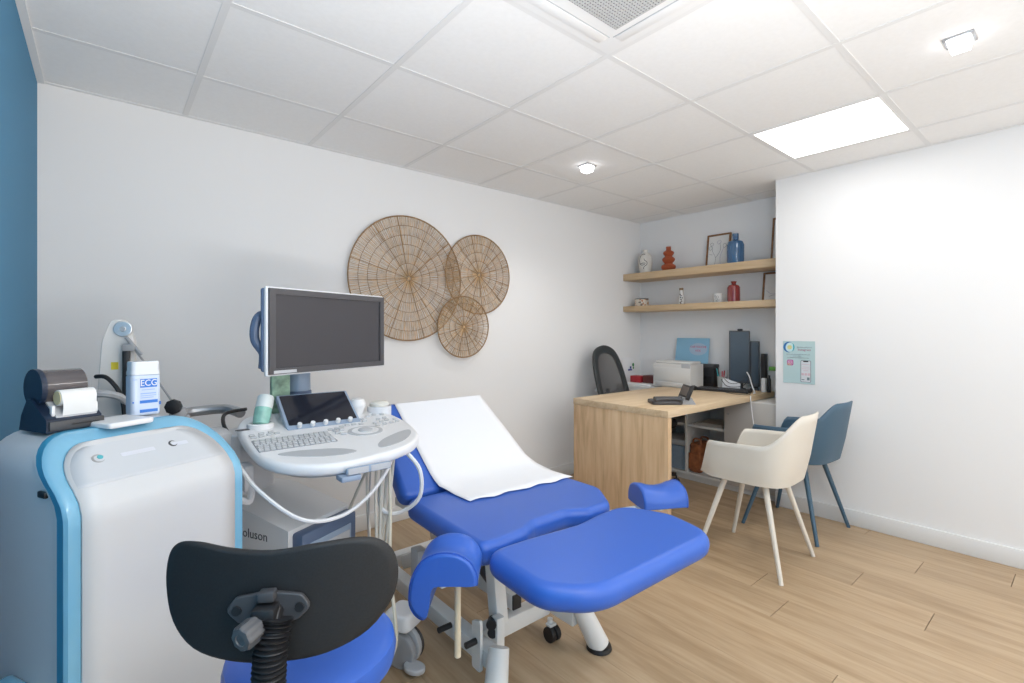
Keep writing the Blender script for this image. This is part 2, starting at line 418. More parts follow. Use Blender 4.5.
# glass bottles
def glass(name, col, r=.1):
    return mat(name, col, r, spec=.6, trans=.35, coat=.4)
t = T('blue_glass_bottle', 'tall ribbed blue glass bottle in front of the framed print', 'bottle', (XI - .02, -1.03, Z1))
t.p('body', B().lathe([(.05, 0), (.062, .006), (.064, .05), (.0635, .10), (.064, .16), (.055, .185), (.03, .197), (.024, .205), (.024, .25), (.02, .25), (.02, .2)], 28), glass('blue_glass', (.09, .22, .42)))
for k in range(14):
    a = 2 * PI * k / 14
    t.p('rib', B().tube([(math.cos(a) * .063, math.sin(a) * .063, .02), (math.cos(a) * .0635, math.sin(a) * .0635, .16)], .0025, 5), glass('blue_glass_rib', (.11, .26, .48)))
t = T('red_glass_bottle', 'red glass bottle with a flared neck on the lower shelf', 'bottle', (XI, -1.005, Z2))
t.p('body', B().lathe([(.04, 0), (.046, .005), (.047, .05), (.047, .125), (.038, .14), (.018, .147), (.016, .155), (.024, .172), (.02, .173), (.012, .156)], 28), glass('red_glass', (.42, .07, .07)))
for k in range(12):
    a = 2 * PI * k / 12
    t.p('rib', B().tube([(math.cos(a) * .0465, math.sin(a) * .0465, .012), (math.cos(a) * .0468, math.sin(a) * .0468, .122)], .002, 5), glass('red_glass_rib', (.46, .10, .10)))
# little corked bottle with black print
t = T('corked_bottle', 'slim clear white bottle with a cork and black print', 'bottle', (XI, -.53, Z2))
t.p('body', B().lathe([(.022, 0), (.027, .004), (.027, .07), (.02, .1), (.017, .11), (.017, .13), (.014, .13)], 20), mat('milky_glass', (.75, .74, .72), .2))
t.p('cork', B().cyl((0, 0, .13), (0, 0, .15), .016, .018, 12), mat('cork', (.25, .16, .09), .9))
for k, (a, z) in enumerate([(190, .02), (205, .045), (215, .03), (195, .065), (210, .08), (225, .06), (185, .09), (200, .012)]):
    rr = .0272 if z < .07 else .024
    t.p('printed_mark', B().box((0, 0, 0), (.002, .009, .012), mt=M.Rotation(rad(a), 4, 'Z') @ M.Translation((rr, 0, z)) @ M.Rotation(k, 4, 'X')), INK)
# white cup with print
t = T('printed_candle_jar', 'small white candle jar with black drawn flowers on the lower shelf', 'candle', (XI, -.87, Z2))
t.p('body', B().lathe([(.032, 0), (.036, .003), (.036, .078), (.033, .08), (.031, .07)], 24), mat('white_ceramic', (.82, .82, .80), .3))
for a, z, s in ((185, .03, .011), (205, .05, .009), (220, .025, .008), (170, .055, .008), (200, .018, .007)):
    q = M.Rotation(rad(a), 4, 'Z') @ M.Translation((.0365, 0, z)) @ M.Rotation(PI / 2, 4, 'Y')
    t.p('drawn_flower', B().tube([(math.cos(k * PI / 4) * s, math.sin(k * PI / 4) * s, 0) for k in range(8)], .0012, 4, loop=True, mt=q), INK)
# terrazzo pot with dark rim
def terrazzo():
    m = mat('terrazzo', (.7, .62, .52), .5); nt = m.node_tree; b = nt.nodes['Principled BSDF']
    tc = nt.nodes.new('ShaderNodeTexCoord'); v = nt.nodes.new('ShaderNodeTexVoronoi'); v.inputs['Scale'].default_value = 55
    r = nt.nodes.new('ShaderNodeValToRGB'); r.color_ramp.interpolation = 'CONSTANT'
    for k, (p, c) in enumerate([(0, (.7, .62, .52)), (.45, (.5, .22, .09)), (.6, (.72, .64, .55)), (.8, (.2, .16, .13))]):
        e = r.color_ramp.elements[k] if k < 2 else r.color_ramp.elements.new(p); e.position = p; e.color = (*c, 1)
    nt.links.new(tc.outputs['Object'], v.inputs['Vector']); nt.links.new(v.outputs['Color'], r.inputs[0]); nt.links.new(r.outputs[0], b.inputs['Base Color']); return m
t = T('terrazzo_pot', 'low speckled terrazzo pot with a dark rim at the wall end of the lower shelf', 'pot', (XI - .03, -.13, Z2))
t.p('body', B().lathe([(.058, 0), (.064, .004), (.064, .066), (.06, .066), (.058, .03)], 28), terrazzo())
t.p('rim', B().lathe([(.0648, .066), (.0655, .07), (.064, .074), (.058, .074), (.057, .066)], 28), DARKG)
single('grey_dish', B().prism(rrect(-.04, -.045, .04, .045, .012), 0, .04, .006, mt=M.Translation((4.36, -.05, Z2))), mat('grey_stoneware', (.42, .40, .37), .6), 'small grey dish behind the terrazzo pot', 'dish', (4.36, -.05, Z2))
# framed prints leaning on the shelves
WOODF = mat('walnut_frame', (.24, .115, .045), .5, noise=.3, nscale=60)
PRINTM = mat('print_paper', (.80, .79, .77), .5); PENCIL = mat('pencil_line', (.30, .29, .31), .7); LILAC = mat('lilac_line', (.45, .42, .55), .7)
def frame(loc, w_, h_, label, lines, lean=8):
    t = T('framed_print', label, 'picture', loc, rad(-90), None)
    q = M.Rotation(rad(-lean), 4, 'X')
    for a, b_ in (((-w_ / 2, 0), (-w_ / 2 + .014, h_)), ((w_ / 2 - .014, 0), (w_ / 2, h_)), ((-w_ / 2 + .014, 0), (w_ / 2 - .014, .014)), ((-w_ / 2 + .014, h_ - .014), (w_ / 2 - .014, h_))):
        t.p('frame_bar', B().mm((a[0], 0, a[1]), (b_[0], .018, b_[1]), .001, mt=q), WOODF)
    t.p('print', B().mm((-w_ / 2 + .01, .008, .01), (w_ / 2 - .01, .012, h_ - .01), mt=q), PRINTM)
    for ln, m_ in lines: t.p('drawn_line', B().tube([(x_, .0075, z_) for x_, z_ in ln], .0016, 4, 4, mt=q), m_)
    return t
# local X of the frame runs along -Y of the room, its face looks to -X after the turn
fl = [([(-.03, .02), (-.02, .09), (-.05, .15), (-.06, .2)], PENCIL), ([(-.02, .09), (.02, .16), (.01, .22)], PENCIL), ([(.03, .02), (.02, .1), (.05, .18)], LILAC), ([(-.07, .16), (-.085, .18), (-.07, .2), (-.055, .18), (-.07, .165)], PENCIL), ([(-.06, .2), (-.075, .215), (-.06, .23), (-.045, .215), (-.06, .2)], PENCIL), ([(0, .21), (-.015, .23), (.01, .245), (.02, .225), (0, .21)], LILAC), ([(.05, .17), (.07, .19), (.06, .21), (.04, .2), (.05, .17)], PENCIL), ([(-.05, .12), (-.08, .13)], PENCIL)]
frame((4.335, -.825, Z1), .21, .30, 'wood framed print of drawn flowers leaning behind the blue bottle', fl)
frame((4.335, -1.365, Z1), .20, .36, 'wood framed print at the wall corner end of the upper shelf', fl[:3])
frame((4.335, -1.31, Z2), .22, .235, 'wood framed print at the wall corner end of the lower shelf', [([(-.08, .09), (-.04, .06), (.02, .07), (.08, .1)], LILAC), ([(-.06, .04), (-.02, .05), (.03, .04)], PENCIL)])

# ------------------------------------------------------------------ desk
ZD = .755
t = T('desk', 'light oak desk with a solid end panel standing out from the shelf wall', 'desk', (2.9, -.9, 0))
t.p('top', B().mm((2.886, -1.275, ZD - .042), (4.395, -.505, ZD), .0015), OAKX, w=True)
t.p('end_panel', B().mm((2.888, -1.273, 0), (2.928, -.507, ZD - .0425), .0015), OAKZ, w=True)
# white storage unit below and behind
t = T('storage_unit', 'low white storage unit with open bays under the far end of the desk', 'cabinet', (4.2, -.73, 0))
CX0, CX1, CY0, CY1 = 4.0, 4.388, -1.452, -.017
ZT = ZD - .046
WM = mat('white_laminate', (.74, .73, .71), .5)
t.p('plinth', B().mm((CX0 + .03, CY0, 0), (CX1, CY1, .05)), WM, w=True)
t.p('bottom_panel', B().mm((CX0, CY0, .05), (CX1, CY1, .07)), WM, w=True)
t.p('back_panel', B().mm((CX1 - .012, CY0, .07), (CX1, CY1, ZT)), WM, w=True)
t.p('top_panel', B().mm((CX0, CY0, ZT - .02), (CX1 - .0125, CY1, ZT)), WM, w=True)
for yy in (CY0 + .009, -1.075, -.735, -.40, CY1 - .009): t.p('upright', B().mm((CX0, yy - .009, .07), (CX1 - .0125, yy + .009, ZT - .02)), WM, w=True)
for ya, yb in ((-1.066, -.744), (-.726, -.409), (-.391, -.035)): t.p('shelf_board', B().mm((CX0 + .005, ya, .45), (CX1 - .0125, yb, .468)), WM, w=True)
t.p('shelf_board', B().mm((CX0 + .005, -.726, .575), (CX1 - .0125, -.409, .59)), WM, w=True)
dr = t.p('door', B().mm((CX0 - .018, CY0 + .002, .055), (CX0, -1.070, ZT - .004), .001), mat('greige_laminate', (.52, .49, .455), .5), w=True)
t.p('lock', B().cyl((CX0 - .022, -1.10, .60), (CX0 - .018, -1.10, .60), .009, seg=12), GMETAL, dr, w=True)
single('printer_stand', B().mm((4.0, -.503, ZD - .045), (4.388, -.017, ZD - .012), .002), WM, 'white raised board carrying the printer beside the desk', 'board', (4.2, -.27, ZD - .045))
# things stored in the bays
single('paper_stack', B().mm((4.03, -1.03, .468), (4.30, -.78, .476)).mm((4.04, -1.02, .476), (4.31, -.80, .482)).mm((4.05, -1.04, .482), (4.29, -.85, .487)), mat('stacked_papers', (.55, .50, .44), .8), 'loose stack of papers in the open middle bay of the storage unit', 'papers', (4.17, -.9, .468))
BAG = mat('brown_leather', (.30, .10, .035), .6, noise=.35, nscale=30)
t = T('brown_bag', 'orange brown leather handbag in the lower bay of the storage unit', 'bag', (4.12, -.80, .07))
t.p('body', B().prism(rrect(-.10, -.05, .10, .05, .03), 0, .24, .02), BAG)
t.p('pocket', B().prism(rrect(-.108, -.05, -.098, .05, .004), .03, .16, .004), BAG)
for sx in (-.06, .06): t.p('handle', B().tube([(sx, -.035, .23), (sx, -.03, .265), (sx, 0, .275), (sx, .03, .265), (sx, .035, .23)], .008, 8, 4), BAG)
t = T('blue_grey_case', 'blue grey case with a pale lid on the bottom of the storage unit', 'case', (4.16, -.575, .07))
t.p('body', B().prism(rrect(-.14, -.135, .14, .135, .03), 0, .20, .015), mat('blue_grey_fabric', (.25, .33, .42), .8, noise=.15, nscale=120))
t.p('lid', B().prism(rrect(-.142, -.137, .142, .137, .03), .20, .25, .015), mat('pale_grey_fabric', (.52, .52, .52), .8))

# ------------------------------------------------------------------ office chair behind the desk
t = T('office_chair', 'black office chair with a mesh back behind the desk', 'chair', (3.655, -.53, 0), rad(2))
for k in range(5):
    a = 2 * PI * k / 5 + .25
    e = V((math.cos(a), math.sin(a), 0))
    lg = t.p('leg', B().rings([[e * d + V((-e.y, e.x, 0)) * w_ * sx + V((0, 0, z)) for sx, z in ((-1, z0), (1, z0), (1, z1), (-1, z1))] for d, w_, z0, z1 in ((.02, .022, .09, .13), (.28, .014, .075, .10))]), BLACK)
    wh = B()
    for sx in (-.016, .016):
        q = V((-e.y, e.x, 0)); c_ = e * .28 + V((0, 0, .029)); wh.cyl(c_ + q * (sx - .009), c_ + q * (sx + .009), .029, seg=14, bev=.003)
    wh.cyl(e * .28 + V((0, 0, .03)), e * .28 + V((0, 0, .08)), .007, seg=8)
    t.p('caster', wh, BLACK, lg)
t.p('gas_column', B().cyl((0, 0, .09), (0, 0, .30), .026).cyl((0, 0, .30), (0, 0, .44), .015), DARKG)
t.p('mechanism', B().mm((-.08, -.1, .42), (.08, .1, .455), .01), BLACK)
t.p('seat', B().prism(fillet([(-.23, -.23), (.23, -.23), (.21, .22), (-.21, .22)], .08), .455, .525, .025), BLACKM)
q = M.Translation((0, .225, .60)) @ M.Rotation(rad(-17), 4, 'X')
lp = [(-.20, 0, 0), (-.215, 0, .16), (-.20, 0, .34), (-.14, 0, .46), (0, .0, .50), (.14, 0, .46), (.20, 0, .34), (.215, 0, .16), (.20, 0, 0), (.1, 0, -.025), (-.1, 0, -.025)]
sp = spline([V(p) for p in lp], 5, True)
rs = []
for i, p in enumerate(sp):
    tg = (sp[(i + 1) % len(sp)] - sp[i - 1]).normalized(); nn = V((tg.z, 0, -tg.x))
    rs.append([p + nn * a * .034 + V((0, b_ * .014, 0)) for a, b_ in ((-1, -.6), (-1, .6), (-.6, 1), (.6, 1), (1, .6), (1, -.6), (.6, -1), (-.6, -1))])
t.p('backrest_frame', B().rings(rs, loop=True, mt=q @ M.Diagonal((.84, 1, 1, 1))), mat('charcoal_rim', (.03, .035, .038), .5))
MESH = mat('mesh_fabric', (.10, .10, .105), .7, alpha=.55)
t.p('backrest_mesh', B().prism([(p.x * .9, p.z * .93 + .015) for p in sp], -.003, .003, mt=q @ M.Diagonal((.84, 1, 1, 1)) @ M.Rotation(PI / 2, 4, 'X')), MESH)
t.p('lumbar_bar', B().tube([(-.19, .03, .16), (-.1, .06, .13), (0, .065, .12), (.1, .06, .13), (.19, .03, .16)], .012, 8, 3, mt=q), GPLAS)
t.p('spine', B().tube([(0, .1, .44), (0, .27, .45), (0, .315, .52), (0, .315, .64), (0, .33, .74)], .018, 8, 4), BLACK)
for sx in (-1, 1):
    ar = t.p('armrest', B().box((sx * .265, -.02, .68), (.07, .24, .03), .012), BLACK)
    t.p('arm_post', B().tube([(sx * .265, -.02, .67), (sx * .265, .0, .52), (sx * .2, 0, .46), (sx * .1, 0, .445)], .014, 8, 4), BLACK, ar)

# ------------------------------------------------------------------ visitor chairs
def visitor(name, loc, rz, m, label):
    t = T(name, label, 'chair', loc, rz, 'moulded visitor chairs')
    # local: the sitter looks along +Y
    n = 96; rs = []
    def ht(a):  # rim height above the seat edge for angle from the front
        d = abs((a + PI) % (2 * PI) - PI) * 180 / PI
        if d < 38: return .004
        if d < 47: k = (d - 38) / 9; return .004 + .190 * (k * k * (3 - 2 * k))
        if d < 118: return .194 + .012 * (d - 47) / 71
        k = min(1, (d - 118) / 40); return .206 + .155 * (k * k * (3 - 2 * k))
    def plan(a, s=1):
        cs, sn = math.sin(a), math.cos(a); p = 3.6
        r_ = (abs(cs / .232) ** p + abs(sn / (.25 if sn > 0 else .225)) ** p) ** (-1 / p)
        return V((cs * r_ * s, sn * r_ * s, 0))
    lv = [(.12, .004), (.4, .002), (.65, .0), (.86, .0), (.96, .003)]
    for s_, z_ in lv: rs.append([plan(2 * PI * j / n, s_) + V((0, 0, .448 + z_)) for j in range(n)])
    for k in range(1, 9):
        ring = []
        for j in range(n):
            a = 2 * PI * j / n; h = ht(a); b_ = max(0, -math.cos(a)); u = h * k / 8; z = .453 + u
            f_ = max(0, min(1, (math.cos(a) - .2) / .5))
            p = plan(a, .965 + .035 * min(1, k / 3)) + V((0, -.19 * b_ ** 2 * u - .19 * f_ * u, 0)); p.x *= 1 + .10 * u / .2; p.z = z
            ring.append(p)
        rs.append(ring)
    o = t.p('shell', B().rings(rs, caps=False).add(rs[0], [tuple(range(n))]), m, sharp=60)
    sm = o.modifiers.new('solid', 'SOLIDIFY'); sm.thickness = .009; sm.offset = -1
    for sx in (-1, 1):
        for sy in (-1, 1):
            t.p('leg', B().tube([(sx * .125, sy * .10, .45), (sx * .232, sy * .218, 0)], lambda k: .0155 - .005 * k, 12), m)
    t.p('under_frame', B().box((0, 0, .440), (.27, .22, .022), .006), m)
visitor('visitor_armchair', (3.04, -1.715, 0), rad(2), CREAM, 'cream moulded armchair with four slanted legs in front of the desk')
visitor('visitor_armchair', (3.672, -1.69, 0), rad(-3), TEAL, 'dark teal blue moulded armchair beside the right wall poster')

# ------------------------------------------------------------------ desk top things
t = T('desk_phone', 'grey desk phone with a raised tilted display near the desk corner', 'phone', (3.155, -1.10, ZD), rad(-40))
t.p('base', B().prism(rrect(-.115, -.06, .085, .075, .02), 0, .026, .008), DARKG)
t.p('handset', B().tube([(-.10, -.052, .034), (-.05, -.045, .040), (.03, -.045, .040), (.075, -.052, .034)], lambda k: .015 + .007 * abs(2 * k - 1) ** 2, 10, 3), DARKG)
t.p('display_stand', B().rings([[V((x_, y_, z_)) for x_, z_ in ((.085, .0), (.175, .0), (.145, .045), (.095, .045))] for y_ in (-.04, .06)]), MGPLAS)
dq = M.Translation((.13, .02, .075)) @ M.Rotation(rad(22), 4, 'Y')
dp = t.p('display', B().box((0, 0, 0), (.022, .16, .095), .004, mt=dq), BLACK)
t.p('screen', B().box((-.0115, 0, .005), (.002, .12, .06), mt=dq), mat('phone_screen', (.16, .13, .11), .3), dp)
t = T('keyboard', 'black computer keyboard lying on the far end of the desk', 'keyboard', (4.105, -1.0, ZD), rad(-80))
t.p('base', B().box((0, 0, .009), (.40, .14, .018), .004), BLACK)
kb = B()
for r_ in range(5):
    for c_ in range(18): kb.box((-.185 + .0218 * c_, -.054 + .027 * r_, .020), (.017, .021, .006))
t.p('keys', kb, DARKG, kind='stuff')
t = T('computer_mouse', 'black computer mouse beside the keyboard', 'mouse', (4.00, -.80, ZD), rad(-80))
t.p('body', B().rings([[V((.031 * s_ * math.cos(2 * PI * j / 20), .055 * s_ * math.sin(2 * PI * j / 20), z_)) for j in range(20)] for s_, z_ in ((.9, 0), (1, .008), (.95, .02), (.75, .029), (.4, .034))]), BLACK)
t.p('wheel', B().cyl((-.004, .025, .03), (.004, .025, .03), .007, seg=10), MGPLAS)
# two monitors seen from behind their right side, a third slab behind
def monitor(loc, rz, w_, h_, label, zb=.09):
    t = T('computer_monitor', label, 'monitor', loc, rz, 'computer monitors at the end of the desk')
    t.p('shell', B().mm((-w_ / 2, -.012, zb), (w_ / 2, .020, zb + h_), .006), mat('monitor_shell', (.075, .085, .10), .4))
    t.p('screen', B().mm((-w_ / 2 + .012, -.014, zb + .02), (w_ / 2 - .012, -.0121, zb + h_ - .012)), mat('idle_screen', (.045, .06, .08), .3))
    t.p('bulge', B().mm((-w_ / 4, .034, zb + .1), (w_ / 4, .038, zb + h_ - .08), .008), BLACK)
    t.p('neck', B().mm((-.025, .020, .01), (.03, .034, zb + h_ / 2), .004), DARKG)
    t.p('foot', B().prism(rrect(-min(.05, w_ * .48), -.02, min(.05, w_ * .48), .06, .02), 0, .012, .004), DARKG)
    return t
m1 = monitor((4.285, -1.045, ZD), rad(-62), .155, .43, 'tall dark upright screen with a camera clip, first of the desk screens', .055)
m1.p('camera_clip', B().mm((-.015, -.02, .485), (.025, .03, .50), .004), BLACK)
monitor((4.351, -1.139, ZD), rad(-62), .07, .37, 'dark slab screen half hidden behind the tall desk screen', .03)
single('computer_tower', B().mm((4.345, -1.225, ZD), (4.39, -1.188, ZD + .30), .004).mm((4.343, -1.221, ZD + .03), (4.346, -1.192, ZD + .28)), BLACK, 'narrow black computer box behind the desk screens', 'computer', (4.36, -1.205, ZD))
t = T('pen_cup', 'clear pen cup full of pens between printer and screens', 'pen cup', (4.31, -.885, ZD))
t.p('cup', B().lathe([(.030, 0), (.034, .004), (.040, .10), (.037, .10), (.031, .006)], 20), mat('clear_plastic', (.75, .78, .78), .15, trans=.5))
for k, (a, c_) in enumerate([(0, (.6, .03, .04)), (70, (.05, .05, .06)), (140, (.05, .38, .42)), (210, (.6, .04, .06)), (290, (.7, .7, .7))]):
    e = V((math.cos(rad(a)), math.sin(rad(a)), 0))
    single('pen', B().cyl(V((4.31, -.885, ZD + .008)) + e * .012, V((4.31, -.885, ZD + .145 + .01 * (k % 3))) + e * .045, .0045, seg=8), mat('pen_%d' % k, c_, .4), 'pen with a %s barrel standing in the clear cup' % ('bright red', 'black', 'turquoise', 'dark red', 'white')[k], 'pen', (4.31, -.885, ZD + .01), 'pens in the cup')
single('leaning_papers', B().rings([[V((x_, y_, z_)) for x_, z_ in ((4.193, ZD), (4.197, ZD), (4.209, ZD + h_), (4.205, ZD + h_))] for y_, h_ in ((-.945, .10), (-1.09, .06))]), PAPER, 'white papers leaning behind the keyboard among the cables', 'papers', (4.23, -1.0, ZD))
def cable(pts, r, m, label, smooth=6):
    return single('cable', B().tube(pts, r, 6, smooth), m, label, 'cable', pts[0], 'cables on the desk')
cable([(4.19, -.94, ZD + .085), (4.183, -.99, ZD + .035), (4.18, -1.08, ZD + .035), (4.20, -1.13, ZD + .06), (4.235, -1.145, ZD + .12)], .0025, BLACK, 'black cable looping in front of the tall desk screen')
cable([(4.185, -.96, ZD + .10), (4.178, -1.02, ZD + .060), (4.185, -1.10, ZD + .075), (4.225, -1.135, ZD + .14)], .0022, DARKG, 'thin dark grey cable tangled before the desk screens')
cable([(4.22, -1.135, ZD + .155), (4.20, -1.165, ZD + .12), (4.18, -1.195, ZD + .05), (4.16, -1.225, ZD + .006), (4.14, -1.235, ZD + .0055), (4.11, -1.235, ZD + .0055)], .0045, WPLAS, 'white cable hanging down beside the desk screens')
cable([(4.03, -1.05, ZD + .003), (3.98, -1.15, ZD + .003), (4.00, -1.24, ZD + .003), (4.1, -1.22, ZD + .003)], .0022, BLACK, 'thin black cable lying at the front edge of the desk')
cable([(3.965, -1.279, ZD + .002), (3.955, -1.285, ZD - .04), (3.945, -1.31, ZD - .20), (3.945, -1.335, ZD - .25), (3.95, -1.365, ZD - .23)], .0035, WPLAS, 'white cable hanging below the far desk edge')
single('green_box', B().mm((4.32, -1.40, ZD + .17), (4.39, -1.26, ZD + .20), .003).mm((4.33, -1.40, ZD + .0), (4.385, -1.33, ZD + .17), .002), mat('green_card', (.10, .33, .05), .5), 'green card box at the far end of the desk by the corner', 'box', (4.35, -1.35, ZD))
single('white_carton', B().mm((4.275, -1.252, ZD), (4.31, -1.222, ZD + .11), .002), WPLAS, 'small white carton right of the dark desk screens', 'carton', (4.29, -1.237, ZD))
single('black_bottle', B().lathe([(.013, 0), (.014, .004), (.014, .10), (.008, .115), (.008, .135)], 14, M.Translation((4.30, -1.272, ZD))), BLACK, 'slim black bottle beside the small white carton', 'bottle', (4.30, -1.272, ZD))
# printers
ZP = ZD - .012
t = T('white_printer', 'white laser printer on the board beside the desk', 'printer', (4.13, -.575, ZD))
t.p('body', B().rings([[V((x_, y_, z_)) for x_, z_ in ((-.10, 0), (.10, 0), (.10, .2), (-.09, .2), (-.10, .19))] for y_ in (-.185, .175)]), mat('printer_white', (.72, .71, .69), .4))
t.p('top_lid', B().prism(rrect(-.085, -.175, .09, .165, .02), .2, .222, .008), mat('printer_lid', (.68, .67, .65), .4))
t.p('front_cover', B().mm((-.106, -.18, .05), (-.10, .17, .165), .003), mat('printer_front', (.70, .69, .67), .4))
t.p('paper_tray', B().mm((-.11, -.17, .006), (-.10, .15, .042), .003), mat('printer_tray', (.62, .61, .59), .4))
t.p('control_panel', B().mm((-.103, -.18, .17), (-.09, -.1, .205), .004), GPLAS)
t = T('black_printer', 'black inkjet printer squeezed behind the white one by the wall', 'printer', (4.345, -.70, ZD))
t.p('body', B().mm((-.045, -.115, 0), (.05, .11, .165), .006), BLACK)
t.p('output_slot', B().mm((-.048, -.095, .03), (-.0445, .095, .09)), mat('slot_dark', (.005, .005, .006), .7))
t.p('lid', B().mm((-.05, -.12, .165), (.05, .115, .195), .006), DARKG)
SIGN = mat('sky_blue_card', (.26, .50, .68), .5)
t = T('blue_sign', 'sky blue card sign with pink lettering standing on the printers', 'sign', (4.345, -.585, ZD + .196), rad(-90))
q = M.Rotation(rad(-9), 4, 'X')
t.p('card', B().prism(rrect(-.165, 0, .155, .225, .008), -.002, .002, mt=q @ M.Rotation(PI / 2, 4, 'X')), SIGN)
PINK = mat('pink_print', (.62, .10, .22), .6); PALE = mat('pale_card', (.42, .54, .68), .6)
t.p('pale_cloud', B().prism(ell(.055, .125, .085, .055), .002, .0026, mt=q @ M.Rotation(PI / 2, 4, 'X')), PALE)
for k, s_ in enumerate(('CARTOUCHE', 'VIDE')): text('lettering', s_, .026, PINK, t.r, q @ V((.055, -.004, .145 - .034 * k)), (rad(90 - -9), 0, 0)).rotation_euler = (rad(81), 0, 0)
single('red_box', B().mm((4.10, -.215, ZP + .015), (4.20, -.10, ZP + .075), .003), mat('red_card', (.42, .025, .035), .5), 'red card box left of the white printer', 'box', (4.15, -.155, ZP + .015))
single('brown_box', B().mm((4.12, -.36, ZP + .0155), (4.22, -.225, ZP + .085), .003), mat('brown_card', (.13, .035, .03), .5), 'dark red brown card box between the red box and the white printer', 'box', (4.17, -.29, ZP + .0155))
single('white_tray', B().mm((4.04, -.365, ZP), (4.30, -.05, ZP + .015), .003), WPLAS, 'flat white tray under the red box', 'tray', (4.15, -.2, ZP))
t = T('brochure', 'white brochure with a blue and green logo leaning on the back wall', 'brochure', (4.17, -.030, ZP), rad(-8))
t.p('sheet', B().mm((-.075, -.004, 0), (.075, 0, .24), mt=M.Rotation(rad(-3), 4, 'X')), PAPER)
NAVY = mat('navy_ink', (.03, .05, .30), .5); GRN = mat('green_ink', (.05, .25, .08), .5)
t.p('logo_swash', B().mm((-.015, -.0105, .115), (.035, -.007, .128)).mm((.01, -.0115, .132), (.024, -.0075, .155)), NAVY)
t.p('logo_leaf', B().prism(ell(.05, .17, .011, .016, 12), .009, .012, mt=M.Rotation(PI / 2, 4, 'X')).prism(ell(.055, .14, .006, .012, 12), .008, .011, mt=M.Rotation(PI / 2, 4, 'X')), GRN)

# ------------------------------------------------------------------ poster on the right wall
t = T('wall_poster', 'pale aqua poster with a round blue logo taped to the right wall', 'poster', (XS - .001, -1.608, 1.02), rad(-90))
t.p('sheet', B().mm((-.1, -.0015, -.143), (.1, 0, .147)), mat('aqua_paper', (.50, .66, .67), .6))
def flat(n_, out, m_, d=.0018): t.p(n_, B().prism(out, d - .0004, d, mt=M.Rotation(PI / 2, 4, 'X')), m_)
def arc(cx, cy, r0, r1, a0, a1, n=24): return [(cx + r1 * math.cos(rad(a0 + (a1 - a0) * k / n)), cy + r1 * math.sin(rad(a0 + (a1 - a0) * k / n))) for k in range(n + 1)] + [(cx + (r1 + (r0 - r1) * math.sin(PI * k / n)) * math.cos(rad(a0 + (a1 - a0) * k / n)), cy + (r1 + (r0 - r1) * math.sin(PI * k / n)) * math.sin(rad(a0 + (a1 - a0) * k / n))) for k in range(n - 1, 0, -1)]
flat('logo_disc', ell(-.062, .105, .031, .031), mat('logo_pale', (.62, .82, .85), .5), .0021)
flat('logo_sun', ell(-.058, .104, .015, .015), mat('logo_yellow', (.72, .68, .30), .5), .0026)
flat('logo_swirl', arc(-.062, .105, .022, .037, 60, 285), mat('logo_blue', (.02, .16, .42), .5), .0024)
flat('logo_swirl', arc(-.062, .105, .026, .036, -60, 55), mat('logo_teal', (.06, .42, .50), .5), .0024)
GREYT = mat('grey_lettering', (.16, .22, .25), .6); ROSE = mat('rose_lettering', (.42, .12, .20), .6)
def pt(s_, size, x_, z_, m_, al='CENTER'): text('lettering', s_, size, m_, t.r, (x_, -.0024, z_), (rad(90), 0, 0), al)
pt('Retrouvez-nous sur', .0115, .035, .106, GREYT)
pt('Instagram', .021, .035, .088, ROSE)
pt('Suivez toute notre actualit\u00e9 sur notre page', .0085, -.004, .056, GREYT); pt('et nos conseils', .0085, -.01, .045, GREYT); pt('en scannant ou en cherchant le compte', .0085, -.004, .033, GREYT)
flat('app_icon', rrect(-.074, -.022, -.034, .018, .010), mat('icon_magenta', (.52, .13, .36), .5), .0021)
flat('app_icon_glow', rrect(-.074, -.022, -.05, -.006, .008), mat('icon_orange', (.62, .28, .22), .5), .0024)
t.p('icon_camera', B().tube([(p[0], -.0026, p[1]) for p in rrect(-.066, -.014, -.042, .010, .006)], .0012, 4, loop=True).tube([(-.054 + .006 * math.cos(k * PI / 6), -.0026, -.002 + .006 * math.sin(k * PI / 6)) for k in range(12)], .0011, 4, loop=True), PAPER)
flat('phone_case', rrect(.012, -.132, .076, .016, .008), mat('phone_rim', (.10, .12, .17), .5), .0021)
flat('phone_screen', rrect(.015, -.129, .073, .013, .006), mat('phone_page', (.70, .72, .75), .5), .0026)
flat('phone_notch', rrect(.028, .006, .060, .013, .003), INK, .003)
LPK = mat('pale_pink', (.68, .50, .55), .6)
for z_, wd in ((-.012, .05), (-.03, .04), (-.042, .05), (-.054, .03)): flat('page_line', rrect(.044 - wd / 2, z_, .044 + wd / 2, z_ + .003, .001), LPK, .003)
for k in range(3): flat('page_tile', rrect(.018 + .019 * k, -.086, .033 + .019 * k, -.07, .002), LPK, .003)
flat('page_tile', rrect(.052, -.118, .068, -.098, .002), GREYT, .003); flat('page_tile', rrect(.018, -.118, .036, -.112, .001), GREYT, .003)

# ------------------------------------------------------------------ examination bed
ZB = .60; BX0, BX1 = 1.165, 1.855; BT = .075
t = T('examination_bed', 'blue gynaecology examination bed on a white steel base', 'bed', (1.51, -1.5, 0))
